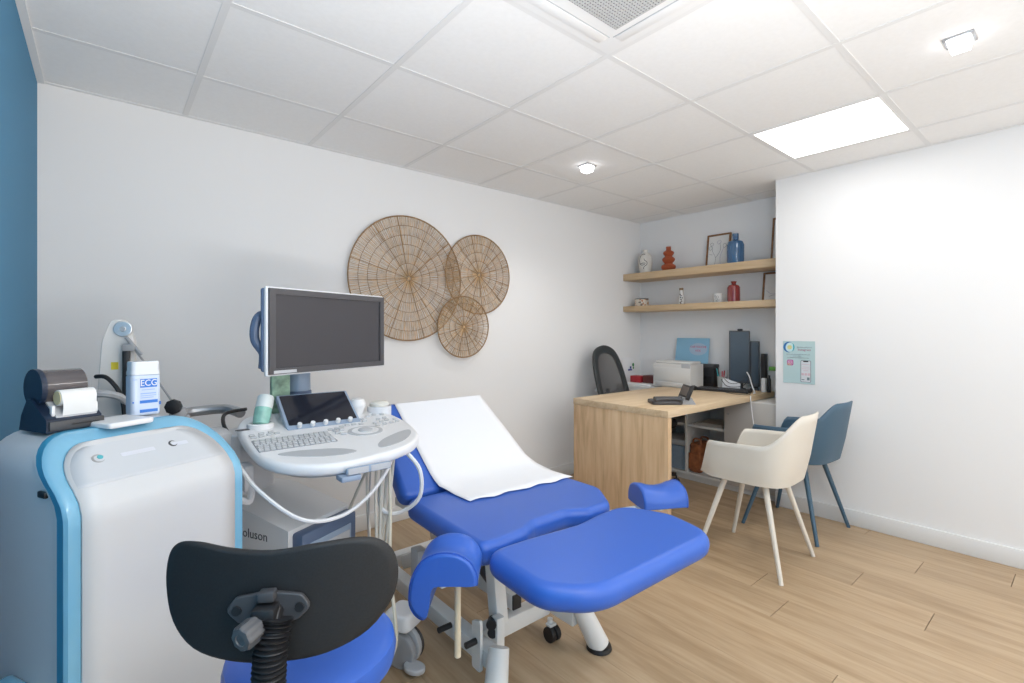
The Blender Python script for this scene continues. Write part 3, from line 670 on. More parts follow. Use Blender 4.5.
# seat with a shallow front notch
so = fillet([(BX0, -1.245), (BX1, -1.245), (BX1, -1.62), (BX1 - .11, -1.765), (1.62, -1.768), (1.555, -1.722), (1.40, -1.722), (1.335, -1.752), (1.24, -1.762), (BX0 - .02, -1.76)], [.045, .045, .09, .10, .05, .06, .06, .05, .0, .05], 8)
t.p('seat_cushion', B().prism(so, ZB - BT, ZB, .028, 5), VINYL, w=True, sharp=60)
lo = fillet([(BX0 - .03, -1.777), (1.3, -1.784), (1.50, -1.806), (1.62, -1.792), (BX1 - .09, -1.79), (BX1 - .005, -1.95), (BX1 - .03, -2.14), (1.25, -2.13), (BX0 - .03, -2.02)], [.065, .0, .06, .0, .12, .10, .12, .20, .12], 8)
q = M.Translation((0, -1.777, ZB)) @ M.Rotation(rad(3), 4, 'X') @ M.Translation((0, 1.777, -ZB))
t.p('leg_cushion', B().prism(lo, ZB - BT, ZB, .034, 6, mt=q), VINYL, w=True, sharp=60)
# backrest, 41 degrees
BA = 41
bq = M.Translation((0, -1.243, ZB - .004)) @ M.Rotation(rad(BA), 4, 'X')
bl = fillet([(BX0, .004), (BX1, .004), (BX1 - .055, .26), (BX1 - .10, .46), (BX1 - .15, .485), (BX0 + .11, .485), (BX0 + .04, .455), (BX0 + .015, .26)], [.045, .045, .2, .06, .06, .07, .08, .2], 6)
t.p('back_cushion', B().prism(bl, -BT, 0, .026, 5, mt=bq), VINYL, w=True, sharp=60)
t.p('seat_board', B().prism(rrect(BX0 + .05, -1.69, BX1 - .05, -1.29, .03), ZB - BT - .014, ZB - BT - .0005), BLACK, w=True)
t.p('leg_board', B().prism(rrect(BX0 + .05, -2.06, BX1 - .10, -1.82, .06), ZB - BT - .014, ZB - BT - .0005, mt=q), BLACK, w=True)
t.p('back_board', B().prism(rrect(BX0 + .05, .03, BX1 - .05, .44, .03), -BT - .014, -BT - .0005, mt=bq), BLACK, w=True)
# base frame: two long rails, cross members, splayed feet
fr = B()
RL, RR = 1.315, 1.715
for xx in (RL, RR): fr.mm((xx - .028, -1.62, .085), (xx + .028, -.55, .145), .006)
for yy in (-1.47, -.72): fr.mm((RL + .029, yy - .028, .083), (RR - .029, yy + .028, .147), .006)
t.p('base_frame', fr, WMETAL, w=True)
for xx, sx in ((RL, -1), (RR, 1)):
    for yy, sy in ((-1.63, -1), (-.54, 1)):
        a = V((xx, yy, .17)); b_ = V((xx + sx * .058, yy + sy * .05, .012))
        lg = t.p('leg', B().cyl(b_, a, .042, .036, 20, .004), WMETAL, w=True)
        t.p('foot_pad', B().cyl((b_.x, b_.y, 0), (b_.x, b_.y, .016), .050, .047, 20, .003), BLACK, lg, w=True)
for xx, yy in ((1.665, -1.53), (1.40, -.66), (1.665, -.66)):
    cs = t.p('caster', B().cyl((xx - .024, yy, .03), (xx - .003, yy, .03), .030, seg=16, bev=.004).cyl((xx + .003, yy, .03), (xx + .024, yy, .03), .030, seg=16, bev=.004), BLACK, w=True)
    t.p('caster_fork', B().cyl((xx, yy + .012, .03), (xx, yy + .012, .084), .011, seg=10).mm((xx - .018, yy - .008, .058), (xx + .018, yy + .022, .068), .003), WMETAL, cs, w=True)
# lifting gear: parallel arms, upright posts, upper frame
for xx in (1.40, 1.63):
    t.p('lift_arm', B().box((0, 0, 0), (.035, .76, .06), .005, mt=M.Translation((xx, -1.13, .30)) @ M.Rotation(rad(-27), 4, 'X')), WMETAL, w=True)
    t.p('lift_post', B().box((0, 0, 0), (.05, .055, .34), .005, mt=M.Translation((xx, -1.50, .335)) @ M.Rotation(rad(-8), 4, 'X')), WMETAL, w=True)
t.p('upper_frame', B().mm((1.27, -1.72, .475), (1.31, -.95, .51), .004).mm((1.71, -1.72, .475), (1.75, -.95, .51), .004).mm((1.31, -1.60, .475), (1.71, -1.56, .51), .004).mm((1.31, -1.10, .475), (1.71, -1.06, .51), .004), WMETAL, w=True)
t.p('lift_motor', B().cyl((1.515, -1.40, .20), (1.515, -.95, .40), .035, seg=16, bev=.005), DARKG, w=True)
t.p('pedal_beam', B().mm((1.50, -1.475, .155), (1.545, -.95, .215), .004), WMETAL, w=True)
t.p('beam_cap', B().mm((1.502, -1.483, .157), (1.543, -1.475, .213), .002), BLACK, w=True)
t.p('spring', B().tube([(1.56 + .018 * math.cos(k * .9), -1.55 + .0035 * k, .33 + .018 * math.sin(k * .9) - .0006 * k) for k in range(60)], .004, 5), GMETAL, w=True)
for xx, yy, zz in ((1.365, -1.54, .455), (1.365, -1.53, .20), (1.375, -1.525, .165)):
    t.p('knob', B().cyl((xx, yy, zz), (xx - .03, yy - .03, zz), .016, .019, 12, .004), BLACK, w=True)
t.p('side_plate', B().prism(fillet([(-.02, 0), (.03, 0), (.03, .16), (-.02, .18)], .012), -.006, .006, .002, mt=M.Translation((RL - .036, -1.56, .07)) @ M.Rotation(PI / 2, 4, 'Z') @ M.Rotation(PI / 2, 4, 'X')), WMETAL, w=True)
for yy, zz in ((-1.555, .17), (-1.38, .14)): t.p('peg', B().cyl((RL - .03, yy, zz), (RL - .085, yy, zz), .011, seg=10, bev=.002), BLACK, w=True)
t.p('foot_post', B().box((RL + .055, -1.555, .155), (.035, .035, .13), .004), WMETAL, w=True)
t.p('rear_post', B().mm((1.245, -1.20, .14), (1.29, -1.14, .36), .005), mat('grey_paint', (.50, .50, .50), .4), w=True)
# knee rests
KC = [(-.094, -.055), (-.088, .002), (-.062, .05), (-.02, .073), (.03, .073), (.066, .054), (.084, .022), (.086, .0), (.080, -.010), (.03, -.011), (-.022, -.013), (-.034, -.018), (-.040, -.034), (-.046, -.085), (-.052, -.101), (-.066, -.101), (-.083, -.085)]
KR = [(-.078, .0), (-.073, .034), (-.050, .062), (0, .075), (.050, .062), (.073, .034), (.078, .0), (.070, -.012), (0, -.014), (-.070, -.012)]
def knee(c, heading, flip, nm, KC=KC, hl=.075):
    e = V((math.sin(rad(heading)), math.cos(rad(heading)), 0)); rt = V((e.y, -e.x, 0)) * flip
    prof = [tuple(p) for p in spline([V((a, b_)) for a, b_ in KC], 4, True)]
    rs = []
    h_ = hl - .011
    for d, sc_, dip in ((-hl, .88, 0), (-hl + .003, .965, 0), (-h_, 1, 0), (-h_ * .75, 1, .004), (-h_ * .45, 1, .016), (0, 1, .022), (h_ * .45, 1, .016), (h_ * .75, 1, .004), (h_, 1, 0), (hl - .003, .965, 0), (hl, .88, 0)):
        rs.append([V(c) + e * d + rt * p[0] * sc_ * 1.02 + V((0, 0, p[1] * sc_ - ((dip * .75 if KC is KR else dip) * max(0, min(1, p[1] / .055))))) for p in prof])
    o = t.p(nm, B().rings(rs), VINYL, w=True, sharp=50)
    seam = [V(c) - e * (hl - .009) + rt * p[0] * 1.025 + V((0, 0, p[1] * 1.005)) for p in prof]
    t.p('piping', B().tube(seam, .0022, 5, loop=True), VINYL2, o, w=True)
    return o, e, rt
o, e, rt = knee((1.036, -1.755, .565), 42, 1, 'knee_rest')
t.p('knee_rest_plate', B().box((1.03, -1.75, .548), (.09, .10, .008), .002), WMETAL, o, w=True)
t.p('knee_rest_rod', B().cyl((1.06, -1.765, .55), (1.06, -1.765, .315), .0085, .0095, 12), mat('cream_rod', (.70, .60, .44), .5), o, w=True, label='thin cream rod hanging under the knee rest')
t.p('knee_rest_arm', B().tube([(1.05, -1.74, .535), (1.12, -1.66, .50), (1.27, -1.62, .49)], .012, 10, 4), WMETAL, w=True)
o, e, rt = knee((2.055, -1.755, .535), -62, -1, 'knee_rest', KR, .098)
t.p('knee_rest_plate', B().box((2.06, -1.76, .516), (.10, .08, .008), .002), WMETAL, o, w=True)
t.p('knee_rest_arm', B().tube([(2.05, -1.75, .508), (1.93, -1.68, .50), (1.75, -1.62, .49)], .012, 10, 4), WMETAL, w=True)
# paper sheet over backrest and seat
def paper():
    rows = []; e = M.Rotation(rad(BA), 3, 'X')
    path = []
    for k in range(8):  # hanging a little over the top end, then down the back
        s_ = .53 - .45 * k / 7; path.append((bq @ V((0, s_ if s_ < .49 else .49 + (s_ - .49) * .3, .003 if s_ < .49 else .003 - (s_ - .49)))))
    path += [V((0, -1.215, ZB + .032)), V((0, -1.245, ZB + .018)), V((0, -1.28, ZB + .009)), V((0, -1.34, ZB + .003)), V((0, -1.40, ZB + .003)), V((0, -1.445, ZB + .003))]
    n = 20; m_ = len(path); b_ = B(); vs = []
    for i, p in enumerate(path):
        k = i / (m_ - 1)
        xl = 1.295 + .03 * k + (.010 if i > 9 else 0); xr = 1.765 + .085 * min(1, k * 1.35)
        for j in range(n + 1):
            u = j / n
            rip = .0025 * math.sin(u * 17 + i * .7) * math.sin(i * 1.1) + (.002 * math.sin(u * 31) if 9 <= i <= 11 else 0)
            yy = p.y + ((.008 * math.sin(u * 22) - .035 * u + .012) if i == m_ - 1 else 0)
            vs.append((xl + (xr - xl) * u, yy, p.z + abs(rip)))
    fs = [(i * (n + 1) + j, i * (n + 1) + j + 1, (i + 1) * (n + 1) + j + 1, (i + 1) * (n + 1) + j) for i in range(m_ - 1) for j in range(n)]
    b_.add(vs, fs)
    o = single('paper_sheet', b_, PAPER, 'white paper sheet laid over the backrest and seat of the blue bed', 'paper sheet', (1.55, -1.2, ZB))
    sm = o.modifiers.new('solid', 'SOLIDIFY'); sm.thickness = .0012; sm.offset = 1
paper()
# ------------------------------------------------------------------ ultrasound machine
t = T('ultrasound_machine', 'white ultrasound machine with a large dark monitor and control console', 'ultrasound machine', (.85, -1.05, 0))
def con_z(y): return .86 + .14 * (y + 1.4)
CT = math.atan(.14)
cq = M.Translation((0, -1.4, .86)) @ M.Rotation(CT, 4, 'X')      # console plane: local x = world x, local y from y = -1.4
co = [tuple(p) for p in spline([V(p) for p in [(.632, .17), (.640, .06), (.675, -.022), (.74, -.075), (.83, -.101), (.93, -.092), (1.03, -.066), (1.11, -.024), (1.165, .045), (1.192, .15), (1.190, .27), (1.165, .38), (1.09, .47), (.95, .51), (.80, .51), (.69, .465), (.645, .38), (.633, .28)]], 4, True)]
t.p('console', B().prism(co, -.038, 0, .016, 4, mt=cq), WPLAS, w=True, sharp=50)
t.p('console_underside', B().prism(inset(co, .05), -.062, -.037, .012, 3, mt=cq), GPLAS, w=True)
kx0, kx1, ky0, ky1 = .648, .885, .083, .192
t.p('keyboard_bed', B().prism(rrect(kx0, ky0, kx1, ky1, .006), -.0005, .002, mt=cq), MGPLAS, w=True)
kb = B()
for r_ in range(6):
    for c_ in range(14): kb.box((kx0 + .010 + c_ * .0167 + .003 * (r_ % 3 - 1), ky0 + .010 + r_ * .0178, .003), (.0128, .0125, .004), mt=cq)
t.p('keys', kb, mat('pale_keys', (.60, .61, .63), .4), w=True, kind='stuff')
GBTN = mat('grey_button', (.52, .53, .55), .4)
bt = B()
for (x_, y_) in [(.90, .20), (.925, .205), (.91, .18), (.935, .185), (.91, .155), (.925, .14), (.945, .215), (.97, .225), (.995, .225), (1.02, .22), (1.045, .25), (1.045, .275), (1.07, .21), (1.10, .22), (1.125, .23), (1.10, .25), (1.13, .26), (1.07, .185), (1.10, .19), (1.13, .195), (1.155, .20), (1.16, .23), (1.08, .30), (1.11, .31), (1.14, .305), (.66, .215), (.685, .222), (.71, .228), (.735, .232), (.66, .24), (.69, .247), (.72, .252)]:
    bt.box((x_, y_, .003), (.018, .011, .006), .002, 1, mt=cq)
t.p('buttons', bt, GBTN, w=True, kind='stuff')
t.p('trackball_ring', B().prism(ell(1.005, .145, .062, .048, 32), -.0005, .003, mt=cq), GPLAS, w=True)
t.p('trackball_pad', B().prism(ell(1.005, .145, .048, .036, 28), .002, .0042, mt=cq), WPLAS, w=True)
t.p('trackball', B().lathe([(.026, .004), (.025, .007), (.018, .010), (.008, .012)], 20, cq @ M.Translation((1.005, .145, 0))), GPLAS, w=True)
# hand grips: grey hollows along the front rim
t.p('grip_recess', B().prism([tuple(p) for p in spline([V(p) for p in [(.690, .045), (.735, .005), (.80, -.026), (.865, -.036), (.905, -.024), (.87, .015), (.80, .04), (.735, .052)]], 4, True)], -.0005, .0012, mt=cq), GRIP, w=True)
t.p('grip_recess', B().prism([tuple(p) for p in spline([V(p) for p in [(.985, -.028), (1.03, -.022), (1.09, .008), (1.14, .06), (1.150, .098), (1.10, .085), (1.03, .045), (.99, .005)]], 4, True)], -.0005, .0012, mt=cq), GRIP, w=True)
t.p('side_slot', B().prism(ell(.655, .315, .03, .008, 16), -.0005, .0012, mt=cq), DARKG, w=True)
# labels in front of the console
lb = t.p('label_holder', B().box((.905, -1.516, .822), (.14, .014, .022), .004, mt=None), SLATEL, w=True)
for k in (0, 1): t.p('label_plate', B().box((.87 + .07 * k, -1.5235, .823), (.062, .003, .017)), GPLAS, lb, w=True)
t.p('label_bracket', B().box((.85, -1.498, .802), (.06, .05, .018), .005), SLATEL, w=True)
# touch panel
tq = M.Translation((.904, -1.15, .895)) @ M.Rotation(math.atan2(.103, .15), 4, 'X')
t.p('touch_panel', B().prism(rrect(-.130, -.004, .130, .184, .006), -.022, 0, .003, 2, mt=tq), SLATEL, w=True)
t.p('touch_glass', B().prism(rrect(-.121, .022, .121, .178, .004), -.001, .001, mt=tq), TOUCH, w=True)
for k in range(5): t.p('knob', B().cyl(tq @ V((-.09 + .045 * k, .012, 0)), tq @ V((-.09 + .045 * k, .012, .016)), .0085, .008, 14, .002), WPLAS, w=True)
t.p('panel_support', B().rings([[V((x_, y_, z_)) for y_, z_ in ((-1.14, .87), (-.99, .90), (-.99, .985), (-1.14, .892))] for x_ in (.79, 1.02)]), GPLAS, w=True)
# probe cups at the back corners
def cup(x_, y_, r, m_, h=.045):
    c_ = cq @ V((x_, y_, 0))
    return t.p('probe_cup', B().lathe([(r, -.02), (r, h), (r - .006, h + .002), (r - .008, h - .03), (r - .008, 0)], 24, M.Translation(c_)), m_, w=True)
cup(1.155, .36, .048, mat('clear_cup', (.72, .74, .78), .2), .02)
t.p('probe', B().lathe([(.016, -.01), (.022, .01), (.030, .03), (.031, .042), (.024, .058), (.010, .064)], 20, M.Translation(cq @ V((1.06, .35, 0)))), WPLAS, w=True, label='white round probe head')
t.p('probe', B().lathe([(.02, .0), (.038, .02), (.038, .032), (.03, .04), (.01, .042)], 20, M.Translation(cq @ V((1.155, .36, 0)))), mat('ivory', (.74, .72, .66), .4), w=True, label='ivory flat probe in the clear cup')
cup(.705, .33, .042, WPLAS, .012)
# swivel column, body, base (turned towards the bed)
bh = rad(26.7)   # body turned
COLM = mat('column_grey', (.68, .68, .69), .4)
bqm = M.Translation((.80, -.99, 0)) @ M.Rotation(bh, 4, 'Z')
t.p('column', B().prism(rrect(-.12, .10, .06, .24, .03), .50, .86, .006, mt=bqm), COLM, w=True)
t.p('console_arm', B().mm((.70, -1.12, .79), (.98, -.88, .835), .012), GPLAS, w=True)
t.p('body', B().rings([[bqm @ V((x_, y_, z_)) for y_, z_ in ((-.205, .14), (.29, .14), (.29, .64), (.06, .64), (-.205, .585))] for x_ in (-.16, .115)]), mat('body_grey', (.80, .80, .80), .4), w=True)
fq = bqm @ M.Translation((0, -.206, 0))
bf = t.p('drive_bay', B().box((-.018, -.02, .50), (.255, .05, .15), .012, mt=fq), SLATE, w=True)
t.p('drive_recess', B().box((-.018, -.046, .495), (.19, .004, .085), .001, mt=fq), SLATEL, bf, w=True)
t.p('drive_tray', B().box((-.018, -.048, .50), (.17, .006, .035), .002, mt=fq), GPLAS, bf, w=True)
t.p('front_panel', B().box((-.022, -.004, .30), (.262, .012, .25), .004, mt=fq), WPLAS, w=True)
x_ = text('lettering', 'Voluson', .044, mat('logo_ink', (.05, .06, .08), .5), t.r, (0, 0, 0), (0, 0, 0), 'CENTER')
x_.matrix_local = M.Translation((-.85, 1.05, 0)) @ bqm @ M.Translation((-.1606, -.040, .550)) @ M.Rotation(-PI / 2, 4, 'Z') @ M.Rotation(PI / 2, 4, 'X')
bs = t.p('base', B().prism(rrect(-.18, -.41, .19, .31, .05), .10, .145, .012, mt=bqm), WPLAS, w=True)
for sx, sy in ((.185, -.40), (-.16, -.39), (.19, .28), (-.19, .28)):
    arm = t.p('caster_arm', B().prism(rrect(sx - .055, sy - .06, sx + .055, sy + .05, .03), .142, .205, .014, mt=bqm), WPLAS, w=True)
    for k in (-.026, .026):
        t.p('wheel', B().cyl(bqm @ V((sx + k - .014, sy - .01, .065)), bqm @ V((sx + k + .014, sy - .01, .065)), .065, seg=22, bev=.008), MGPLAS if k < 0 else DARKG, arm, w=True)
    t.p('wheel_cover', B().cyl(bqm @ V((sx - .011, sy - .01, .075)), bqm @ V((sx + .011, sy - .01, .075)), .072, seg=22, bev=.004), GPLAS, arm, w=True)
    if sy < 0: t.p('brake_pedal', B().prism(ell(sx - .045, sy - .085, .030, .042, 20), .022, .042, .006, mt=bqm), GPLAS, arm, w=True)
# rear push handle and cable hook
t.p('rear_handle', B().tube([(.50, -.60, .90), (.56, -.55, .905), (.68, -.58, .91), (.72, -.68, .90)], .020, 10, 5), GMETAL, w=True)
t.p('cable_hook', B().tube([(.60, -1.02, .80), (.66, -1.10, .75), (.665, -1.13, .70), (.65, -1.16, .68), (.62, -1.15, .70)], .011, 8, 5).box((.66, -1.09, .745), (.03, .07, .09), .008), WPLAS, w=True)
t.p('side_box', B().box((.60, -.86, .80), (.10, .16, .15), .02), COLM, w=True)
# monitor and its arm
mh = rad(90 - 67.8)
ml = V((.703, -1.160, 1.237)); mr = V((1.214, -.948, 1.232)); mc = (ml + mr) / 2
mq = M.Translation(mc) @ M.Rotation(mh, 4, 'Z')
W2 = .277; H2 = .151
md = t.p('monitor_shell', B().box((0, .004, 0), (2 * W2, .016, 2 * H2), .006, 3, mt=mq), WPLAS, w=True)
t.p('monitor_back', B().box((-.001, .020, .005), (2 * W2 + .002, .016, 2 * H2 - .02), .008, 3, mt=mq), SLATE, md, w=True)
bz = B()
for a, b_ in (((-W2 + .006, -H2 + .006), (-W2 + .030, H2 - .006)), ((W2 - .028, -H2 + .006), (W2 - .006, H2 - .006)), ((-W2 + .030, -H2 + .006), (W2 - .028, -H2 + .026)), ((-W2 + .030, H2 - .026), (W2 - .028, H2 - .006))):
    bz.mm((a[0], -.012, a[1]), (b_[0], -.0025, b_[1]), mt=mq)
t.p('bezel', bz, mat('bezel_grey', (.075, .072, .078), .4), md, w=True)
t.p('screen', B().mm((-W2 + .028, -.006, -H2 + .024), (W2 - .026, -.0028, H2 - .024), mt=mq), SCREEN, md, w=True)
t.p('badge', B().mm((-W2 + .022, -.0135, -H2 + .009), (-W2 + .11, -.0118, -H2 + .019), mt=mq), GPLAS, md, w=True)
t.p('monitor_grip', B().tube([mq @ V(p) for p in ((-W2 + .05, .03, .055), (-W2 + .02, .055, .055), (-W2 + .008, .066, .02), (-W2 + .008, .066, -.03), (-W2 + .022, .045, -.07), (-W2 + .018, .035, -.095), (-W2 + .012, .03, -.125))], .015, 10, 5), SLATE, w=True)
t.p('monitor_hub', B().cyl(mq @ V((-W2 + .06, .028, .035)), mq @ V((-W2 + .06, .07, .035)), .035, .03, 18, .005), SLATEL, w=True)
t.p('monitor_arm', B().tube([mq @ V((0, .03, -.03)), mq @ V((-.02, .08, -.06)), (.885, -.86, 1.08), (.89, -.86, 1.02), (.89, -.86, .86)], .028, 12, 4), SLATEL, w=True)
t.p('arm_joint', B().cyl((.89, -.88, .96), (.89, -.88, 1.085), .043, .041, 20, .006), SLATEL, w=True)
t.p('arm_collar', B().cyl((.89, -.88, .95), (.89, -.88, 1.00), .046, .046, 20, .004), SLATE, w=True)
# cables
def cb(pts, r, m_=CABLE, n='cable'): t.p(n, B().tube(pts, r, 7, 6), m_, w=True)
cb([(.60, -1.25, .84), (.63, -1.38, .78), (.72, -1.47, .70), (.83, -1.46, .675), (.93, -1.43, .70), (1.02, -1.39, .76), (1.07, -1.36, .83)], .006, WPLAS)
cb([(1.075, -1.40, .835), (1.125, -1.43, .76), (1.13, -1.42, .66), (1.085, -1.36, .60), (1.04, -1.32, .61), (1.04, -1.30, .68), (1.07, -1.30, .76), (1.09, -1.30, .83)], .0072, WPLAS)
for dx, x1, z1 in ((0, .0, .10), (.016, .03, .2), (.034, .05, .16), (-.02, -.04, .2), (-.05, -.03, .25)):
    cb([(1.04 + dx, -1.33 - dx * .5, .83), (1.035 + dx, -1.32, .66), (1.03 + dx * .7, -1.31, .45), (1.0 + x1, -1.27, .28), (.93 + x1, -1.20, z1)], .0055 if dx else .007)
cb([(1.055, -1.34, .83), (1.05, -1.36, .6), (1.03, -1.40, .42), (1.01, -1.47, .34), (1.00, -1.50, .24), (.99, -1.44, .15), (.97, -1.36, .12)], .006, mat('ivory_cable', (.70, .66, .55), .5))
cb([(.99, -1.34, .82), (.985, -1.33, .6), (.99, -1.31, .40), (.97, -1.25, .22)], .0028, GMETAL)
cb([(1.06, -1.25, .83), (1.0, -1.15, .60), (.96, -1.1, .45)], .0055)
t.p('rear_cable', B().tube([(.655, -.86, .84), (.64, -.80, .88), (.66, -.72, .91), (.74, -.68, .915)], .007, 8, 5), BLACK, w=True)
# gel bottle in its cup, green packet behind
gm = M.Translation(cq @ V((.705, .33, .004))) @ M.Rotation(rad(16), 4, 'Y') @ M.Rotation(rad(-20), 4, 'X') @ M.Scale(.82, 4)
g = T('gel_bottle', 'pale green gel bottle standing upside down in the console cup', 'bottle', (0, 0, 0)); g.r.location = gm.translation; g.loc = tuple(gm.translation)
g.p('body', B().lathe([(.022, 0), (.030, .006), (.033, .03), (.034, .07), (.033, .075)], 22, gm), mat('green_gel', (.30, .58, .50), .25, noise=.2, nscale=30), w=True)
g.p('base_end', B().lathe([(.033, .075), (.034, .09), (.033, .122), (.028, .13), (.024, .127), (.010, .126)], 22, gm), mat('frosted_white', (.74, .80, .79), .3), w=True, label='frosted white bottle end')
single('green_packet', B().mm((.775, -.94, .925), (.84, -.905, 1.085), .004, mt=None), mat('leaf_print', (.30, .45, .32), .5, noise=.6, nscale=25), 'green leaf patterned packet standing behind the touch panel', 'packet', (.807, -.92, .925))
# ------------------------------------------------------------------ foreground device cabinet
D0 = (.2305, -1.585, 0)
t = T('laser_device_cabinet', 'white treatment device cabinet with a blue arched band nearest the blue wall', 'medical device', D0, rad(26.6))
WD, ZK, ZTP, DEP, RB = .396, .876, 1.0, .345, .085
def fz(z):     # front profile: upright, then leaning back
    k = z - ZK
    if k < -.03: return 0
    if k < .03: return .165 / .124 * (k + .03) ** 2 / .12
    return .165 / .124 * k
def arch(ins, zb=.05):   # open arch outline, left foot -> top -> right foot
    x0, x1, zt, r = ins, WD - ins, ZTP - ins * .85, max(.02, RB - ins * .6)
    p = [(x0, z) for z in (zb, .3, .6, .78, .82, .85, ZK, .90)]
    n = 8; p = [q for q in p if q[1] < zt - r]
    p += [(x0 + r - r * math.cos(k * PI / 2 / n), zt - r + r * math.sin(k * PI / 2 / n)) for k in range(n + 1)]
    p += [(x0 + r + (x1 - x0 - 2 * r) * k / 4, zt) for k in range(1, 4)]
    return p + [(x0 + x1 - a, z) for a, z in reversed(p[:len(p) - 3])]
def arch_ring(ins, dy): return [V((x_, fz(z_) + dy, z_)) for x_, z_ in arch(ins)]
def grid_front(name, ins, dy, m_, th=.006, zmin=0):   # front face filled inside an arch
    a = arch(ins); n = len(a); h = n // 2
    vs = []; K = 8
    lo_ = next(i for i in range(h) if a[i][1] > zmin)
    for i in range(lo_, h + 1):
        l, r_ = a[i], a[n - 1 - i]
        for k in range(K + 1): vs.append((l[0] + (r_[0] - l[0]) * k / K, fz(l[1]) + dy, l[1]))
    fs = [(i * (K + 1) + k, i * (K + 1) + k + 1, (i + 1) * (K + 1) + k + 1, (i + 1) * (K + 1) + k) for i in range(h - lo_) for k in range(K)]
    o = t.p(name, B().add(vs, fs), m_, sharp=50); s_ = o.modifiers.new('solid', 'SOLIDIFY'); s_.thickness = th; s_.offset = 0
    return o
rs = [arch_ring(.003, .034)]
rs.append([V((p.x, DEP, min(p.z, ZTP))) for p in arch_ring(.003, 0)])
back = [V((min(max(p.x, .035), WD - .035), DEP + .012, min(p.z, ZTP - .03))) for p in arch_ring(.006, 0)]
rs.append(back)
b_ = B().rings(rs, closed=False, caps=False); b_.add(back, [tuple(range(len(back)))])
t.p('shell', b_, BODY, sharp=50)
t.p('white_edge', B().rings([arch_ring(-.001, .026), arch_ring(-.001, .036), arch_ring(.01, .036), arch_ring(.01, .026)], closed=False, loop=True), WPLAS)
t.p('blue_side_band', B().rings([arch_ring(-.002, .003), arch_ring(-.002, .026), arch_ring(.012, .026), arch_ring(.012, .003)], closed=False, loop=True), BANDD, sharp=50)
t.p('blue_front_band', B().rings([arch_ring(-.002, .002), arch_ring(.003, -.005), arch_ring(.023, -.005), arch_ring(.029, .002)], closed=False, loop=True), BAND, sharp=50)
pn = grid_front('front_panel', .0265, -.004, CABW)
grid_front('control_zone', .034, -.0065, mat('control_film', (.62, .635, .66), .3), .003, .895)
# control zone: two round emblems and faint keys
def onf(x_, z_, d=-.0085): return M.Translation((x_, fz(z_) + d, z_)) @ M.Rotation(-math.atan2(.165, .124), 4, 'X') @ M.Rotation(PI / 2, 4, 'X')
TL = mat('emblem_teal', (.10, .45, .50), .4); FNT = mat('faint_lilac', (.72, .73, .79), .4)
t.p('emblem', B().prism(arc(0, 0, .008, .0125, 20, 330), -.001, .001, mt=onf(.098, .945)), GMETAL)
t.p('emblem_dot', B().prism(ell(.005, .003, .006, .006, 14), -.001, .0014, mt=onf(.098, .945)), TL)
t.p('start_button', B().prism(arc(0, 0, .005, .010, 40, 340), -.001, .001, mt=onf(.262, .945)), DARKG)
for k in range(9): t.p('touch_key', B().prism(rrect(-.007, -.006, .007, .006, .003), -.001, .0006, mt=onf(.150 + (.012 * k if k < 6 else .012 * k + .035) + (.0 if k < 6 else .01), .943)), FNT)
t.p('side_grip', B().box((-.012, .155, .40), (.03, .12, .17), .012, 3), BAND)
t.p('side_latch', B().box((-.001, .082, .893), (.008, .03, .014), .003), BLACK)
t.p('base_bumper', B().prism(rrect(.0, .02, WD, .33, .06), .025, .07, .012), BAND)
for x_, y_ in ((.03, .06), (WD - .03, .06), (.06, .33), (WD - .06, .33)): t.p('caster', B().cyl((x_ - .012, y_, .027), (x_ + .012, y_, .027), .027, seg=14, bev=.003), BLACK)
# label printer on the cabinet
ZC = 1.0005
t = T('label_printer', 'black label printer with a smoky lid and a white paper roll', 'printer', (.190, -1.388, ZC), rad(26.6))
NAVYB = mat('navy_plastic', (.010, .022, .05), .35); SMOKE = mat('smoky_lid', (.075, .065, .07), .12, spec=.7, coat=.5)
PX = .108
t.p('base', B().rings([[V((x_, y_, z_)) for y_, z_ in ((0, 0), (.122, 0), (.112, .035), (.085, .075), (.070, .075), (0, .030))] for x_ in (0, PX)]), NAVYB)
t.p('front_lip', B().mm((.004, -.006, .004), (PX + .004, .02, .026), .003), DARKG)
t.p('slot', B().mm((.045, -.0075, .014), (.10, -.0055, .017)), BLACK)
def lidp(r_, a): return V((0, .074 + r_ * math.cos(rad(a)), .100 + r_ * 1.05 * math.sin(rad(a))))
t.p('lid', B().rings([[lidp(.040, a) + V((x_, 0, 0)) for a in range(0, 360, 12)] for x_ in (.016, PX - .012)]), SMOKE)
t.p('lid_side', B().rings([[lidp(.043, a) + V((x_, 0, 0)) for a in range(0, 360, 15)] for x_ in (.006, .0165)]), NAVYB)
t.p('tray', B().rings([[V((x_, y_, z_)) for y_, z_ in ((.004, .032), (.055, .066), (.055, .071), (.004, .037))] for x_ in (.02, PX - .008)]), GPLAS)
for x_ in (.018, PX - .006): t.p('guide', B().box((x_, .016, .048), (.007, .012, .026), .002), WPLAS)
ROLL = mat('label_paper', (.80, .80, .79), .7)
RY, RZ, RR_ = .022, .077, .019
t.p('paper_roll', B().cyl((.030, RY, RZ), (PX - .008, RY, RZ), RR_, seg=24, bev=.001), ROLL)
t.p('roll_core', B().cyl((.0285, RY, RZ), (.0305, RY, RZ), .016, seg=20), mat('yellowed_paper', (.70, .60, .36), .7))
t.p('paper_tail', B().rings([[V((x_, RY + y_, RZ + z_)) for y_, z_ in ((-.0195, .0), (-.0215, -.02), (-.018, -.040), (-.016, -.040), (-.0195, -.02), (-.0175, .0))] for x_ in (.032, PX - .010)]), ROLL)
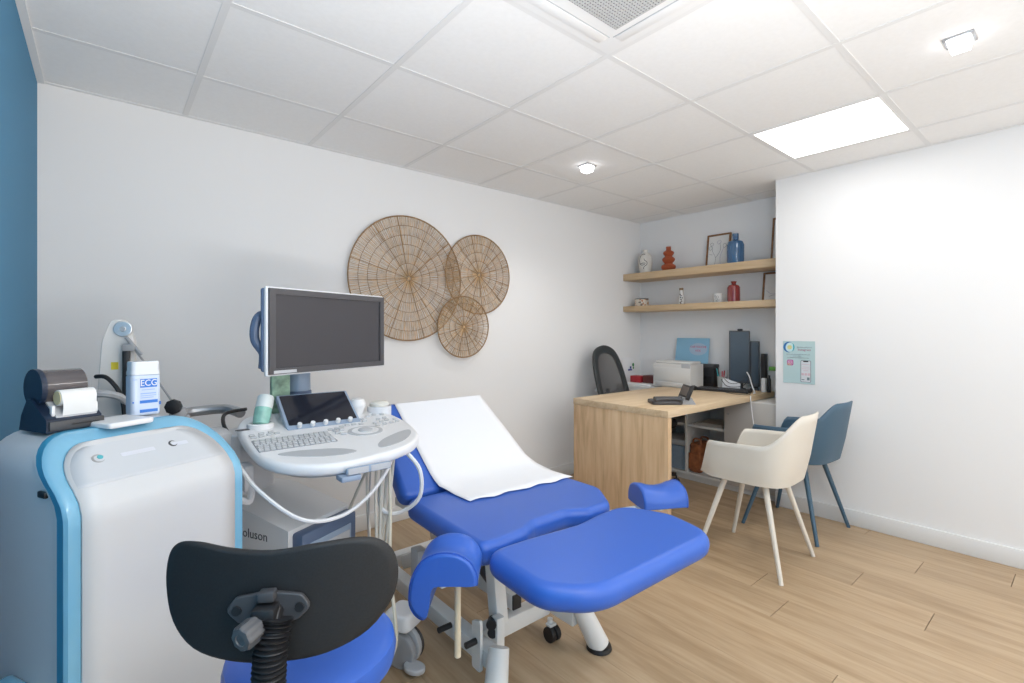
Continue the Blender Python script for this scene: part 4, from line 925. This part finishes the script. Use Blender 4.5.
# flat white pad
single('white_pad', B().prism(rrect(-.05, -.055, .055, .055, .012), 0, .014, .005, mt=M.Translation((.318, -1.345, ZC)) @ M.Rotation(rad(30), 4, 'Z')), WPLAS, 'flat white plastic pad lying between printer and bottle', 'pad', (.318, -1.345, ZC))
# printed wipes canister
t = T('wipes_canister', 'translucent white canister with blue ECG lettering on the device cabinet', 'canister', (.376, -1.20, ZC), rad(16))
t.r.scale = (.77, .80, .91)
t.p('body', B().prism(rrect(-.046, -.033, .046, .033, .018, 5), 0, .125, .008), mat('pale_blue_plastic', (.62, .71, .86), .25), sharp=50)
t.p('lid', B().rings([[V((p[0] * k, p[1] * k, z_)) for p in rrect(-.046, -.033, .046, .033, .018, 5)] for k, z_ in ((.99, .125), (.97, .135), (.94, .138), (.94, .160), (.90, .165))]), mat('clear_lid', (.76, .79, .83), .2), sharp=50)
LB = mat('label_blue', (.04, .20, .66), .5); LBL = mat('label_pale', (.30, .45, .78), .5)
def lab(a, b_, m_, d=.0345): t.p('label_print', B().mm((a[0], -d, a[1]), (b_[0], -.0325, b_[1])), m_)
lab((-.021, .086), (.031, .112), LB); lab((-.022, .038), (.033, .047), LB); lab((-.022, .010), (.033, .019), LB)
lab((-.020, .066), (.028, .069), LBL); lab((-.020, .060), (.028, .062), LBL); lab((-.020, .054), (.020, .056), LBL); lab((-.016, .078), (.024, .080), LBL)
lab((-.043, .110), (-.030, .112), LBL); lab((-.044, .04), (-.040, .045), LB); lab((.038, .03), (.043, .04), LB)
text('lettering', 'ECG', .027, PAPER, t.r, (.005, -.0350, .099), (rad(90), 0, 0))
# pulley arm behind the cabinet
t = T('articulated_arm', 'white upright arm with a chrome pulley and black post behind the device cabinet', 'arm stand', (.36, -.80, 0))
aq = M.Translation((.335, -.765, 0)) @ M.Rotation(rad(-12), 4, 'Z') 
pl = fillet([(-.065, .94), (.045, .94), (.042, 1.2), (.02, 1.275), (-.025, 1.275), (-.048, 1.2)], [.004, .004, .06, .03, .03, .06], 5)
t.p('plate', B().prism(pl, -.02, .02, .004, mt=aq @ M.Rotation(PI / 2, 4, 'X')), mat('warm_white', (.76, .75, .73), .4), w=True)
t.p('foot_column', B().prism(rrect(-.06, -.04, .06, .04, .02), .02, .95, .004, mt=aq), GPLAS, w=True)
t.p('foot_plate', B().prism(rrect(-.13, -.12, .13, .12, .04), 0, .02, .005, mt=aq), GPLAS, w=True)
pc = aq @ V((.012, -.022, 1.243))
t.p('pulley', B().cyl(pc, aq @ V((.012, -.034, 1.243)), .027, .0255, 24, .002), CHROME, w=True)
t.p('pulley_hub', B().cyl(aq @ V((.012, -.034, 1.243)), aq @ V((.012, -.040, 1.243)), .009, .008, 12), GMETAL, w=True)
t.p('warning_label', B().mm((-.022, -.0215, 1.105), (-.002, -.0198, 1.130), mt=aq), BRASS, w=True, label='small yellow label')
t.p('black_post', B().box((.024, -.045, 1.045), (.020, .020, .25), .003, mt=aq), BLACK, w=True)
t.p('post_clamp', B().box((.030, -.045, 1.18), (.035, .02, .025), .004, mt=aq).box((.045, -.045, 1.185), (.010, .012, .075), .003, mt=aq @ M.Translation((.045, 0, 1.185)) @ M.Rotation(rad(-35), 4, 'Y') @ M.Translation((-.045, 0, -1.185))), MGPLAS, w=True)
t.p('tie_rod', B().tube([aq @ V((.02, -.04, 1.215)), aq @ V((.085, -.045, 1.11)), (.487, -.87, .965)], .0035, 6), GMETAL, w=True)
t.p('lock_knob', B().cyl((.478, -.885, .975), (.470, -.905, .977), .026, .026, 8, .004), BLACK, w=True)
t.p('knob_bracket', B().box((.492, -.868, .945), (.045, .03, .045), .006).box((.51, -.86, .925), (.03, .025, .03), .004), MGPLAS, w=True)
t.p('cross_beam', B().tube([(.345, -.79, .92), (.42, -.84, .925), (.51, -.86, .93)], .014, 8, 3), MGPLAS, w=True)
t.p('power_cable', B().tube([(.27, -.80, 1.085), (.30, -.83, 1.08), (.335, -.85, 1.02), (.345, -.85, .93)], .007, 8, 5), BLACK, w=True)
t.p('curved_arm', B().tube([(.235, -.83, 1.02), (.28, -.87, 1.035), (.33, -.865, 1.02), (.35, -.84, .99)], .012, 8, 5), GPLAS, w=True)
single('felt_marker', B().cyl((.235, -1.16, ZC), (.235, -1.16, ZC + .055), .009, .008, 12, .002), mat('dark_red', (.30, .02, .03), .4), 'small dark red marker standing behind the label printer', 'marker', (.235, -1.16, ZC))
# ------------------------------------------------------------------ stool in front
SCX, SCY, SH = .652, -1.80, rad(-33)
t = T('rolling_stool', 'blue round stool with a black curved backrest nearest the camera', 'stool', (SCX, SCY, 0), SH)
# local: +Y points away from the backrest
t.p('seat', B().lathe([(.05, .475), (.16, .478), (.176, .492), (.180, .515), (.175, .535), (.155, .548), (.10, .552), (.02, .553)], 40), VINYL)
t.p('seat_pan', B().lathe([(.03, .455), (.14, .46), (.16, .4745), (.03, .4745)], 28), BLACK)
t.p('gas_column', B().cyl((0, 0, .10), (0, 0, .28), .026).cyl((0, 0, .28), (0, 0, .458), .014), CHROME)
for k in range(5):
    a = 2 * PI * k / 5; e = V((math.cos(a), math.sin(a), 0)); n_ = V((-e.y, e.x, 0))
    lg = t.p('leg', B().rings([[e * d + n_ * w_ * sx + V((0, 0, z)) for sx, z in ((-1, z0), (1, z0), (1, z1), (-1, z1))] for d, w_, z0, z1 in ((.015, .02, .085, .125), (.25, .013, .072, .095))]), BLACK)
    wh = B(); c_ = e * .25 + V((0, 0, .027))
    for sx in (-.014, .014): wh.cyl(c_ + n_ * (sx - .008), c_ + n_ * (sx + .008), .027, seg=14, bev=.003)
    wh.cyl(c_, c_ + V((0, 0, .048)), .006, seg=8)
    t.p('caster', wh, BLACK, lg)
# backrest: bean outline bent around the sitter
bo = [tuple(p) for p in spline([V(p) for p in [(-.207, .075), (-.212, .02), (-.198, -.045), (-.155, -.092), (-.08, -.112), (.01, -.116), (.09, -.110), (.16, -.082), (.203, -.03), (.214, .02), (.205, .065), (.180, .094), (.14, .106), (.07, .104), (-.01, .096), (-.09, .102), (-.15, .111), (-.188, .104)]], 4, True)]
def bend(p, d):
    x_, z_ = p; return V((x_ * .965, -.225 + .9 * x_ * x_ + d, .757 + z_ * .93))
def backpart(name, d0, d1, m_, ins_):
    rs = []
    o2 = bo if sum(bo[i][0] * bo[(i + 1) % len(bo)][1] - bo[(i + 1) % len(bo)][0] * bo[i][1] for i in range(len(bo))) > 0 else bo[::-1]
    ctr = (0.005, 0)
    def sc(o_, k): return [(ctr[0] + (p[0] - ctr[0]) * k, ctr[1] + (p[1] - ctr[1]) * k) for p in o_]
    for k, d in ((.02, d0), (.25, d0), (.5, d0), (.75, d0), (.92, d0), (.975, d0 + .002), (1, d0 + .008), (1, d1 - .008), (.975, d1 - .002), (.92, d1), (.6, d1), (.3, d1), (.02, d1)):
        rs.append([bend(p, d) for p in sc(o2, k * ins_)])
    t.p(name, B().rings(rs), m_, sharp=70)
backpart('backrest_shell', -.012, .006, BLACKM, 1.0)
backpart('backrest_pad', .006, .026, VINYL, .84)
# mounting bracket, knob, bellows post
bkm = M.Translation((-.008, -.238, .753))
bp_ = fillet([(-.072, 0), (-.055, .022), (0, .030), (.055, .022), (.072, 0), (.050, -.022), (0, -.030), (-.050, -.022)], .014, 3)
br = t.p('bracket', B().prism(bp_, 0, .010, .003, mt=bkm @ M.Rotation(PI / 2, 4, 'X')), DARKG)
for sx in (-.052, .052): t.p('screw', B().cyl(bkm @ V((sx, -.0095, 0)), bkm @ V((sx, -.0125, 0)), .009, .008, 12), BLACK, br)
t.p('bracket_block', B().box((.0, -.024, -.006), (.04, .034, .04), .006, mt=bkm), BLACK, br)
t.p('bracket_clip', B().box((.0, -.014, .026), (.028, .022, .018), .004, mt=bkm), DARKG, br)
kn = B(); kr = []
for r_, d in ((.010, 0), (.0185, .002), (.0205, .006), (.0205, .030), (.018, .034), (.010, .035), (.009, .033), (.002, .033)):
    kr.append([V((r_ * (1 + .045 * math.cos(8 * 2 * PI * j / 64) * (r_ > .015)) * math.cos(2 * PI * j / 64), r_ * (1 + .045 * math.cos(8 * 2 * PI * j / 64) * (r_ > .015)) * math.sin(2 * PI * j / 64), d)) for j in range(64)])
kq = bkm @ M.Translation((-.008, -.036, -.014)) @ V((-.42, -.86, -.10)).to_track_quat('Z', 'Y').to_matrix().to_4x4()
t.p('knob', kn.rings(kr, mt=kq), mat('knob_grey', (.10, .10, .105), .35))
t.p('knob_stem', B().cyl(bkm @ V((-.004, -.02, -.012)), kq @ V((0, 0, .002)), .008, seg=10), BLACK)
bl_ = []
path = spline([V((.010, -.262, .745)), V((.006, -.276, .70)), V((.004, -.281, .64)), V((.002, -.281, .57)), V((.002, -.262, .50)), V((.002, -.20, .455)), V((.002, -.08, .448))], 34)
t.p('bellows', B().tube(path, lambda k: .0245 + .0035 * math.sin(k * 2 * PI * 44), 14), BLACK)
t.p('back_strut', B().tube([V((.006, -.242, .752)), V((.006, -.262, .74)), V((.004, -.276, .70)), V((.002, -.281, .57)), V((.002, -.262, .50)), V((.002, -.20, .455)), V((.002, -.06, .46))], .012, 8, 5), BLACK)
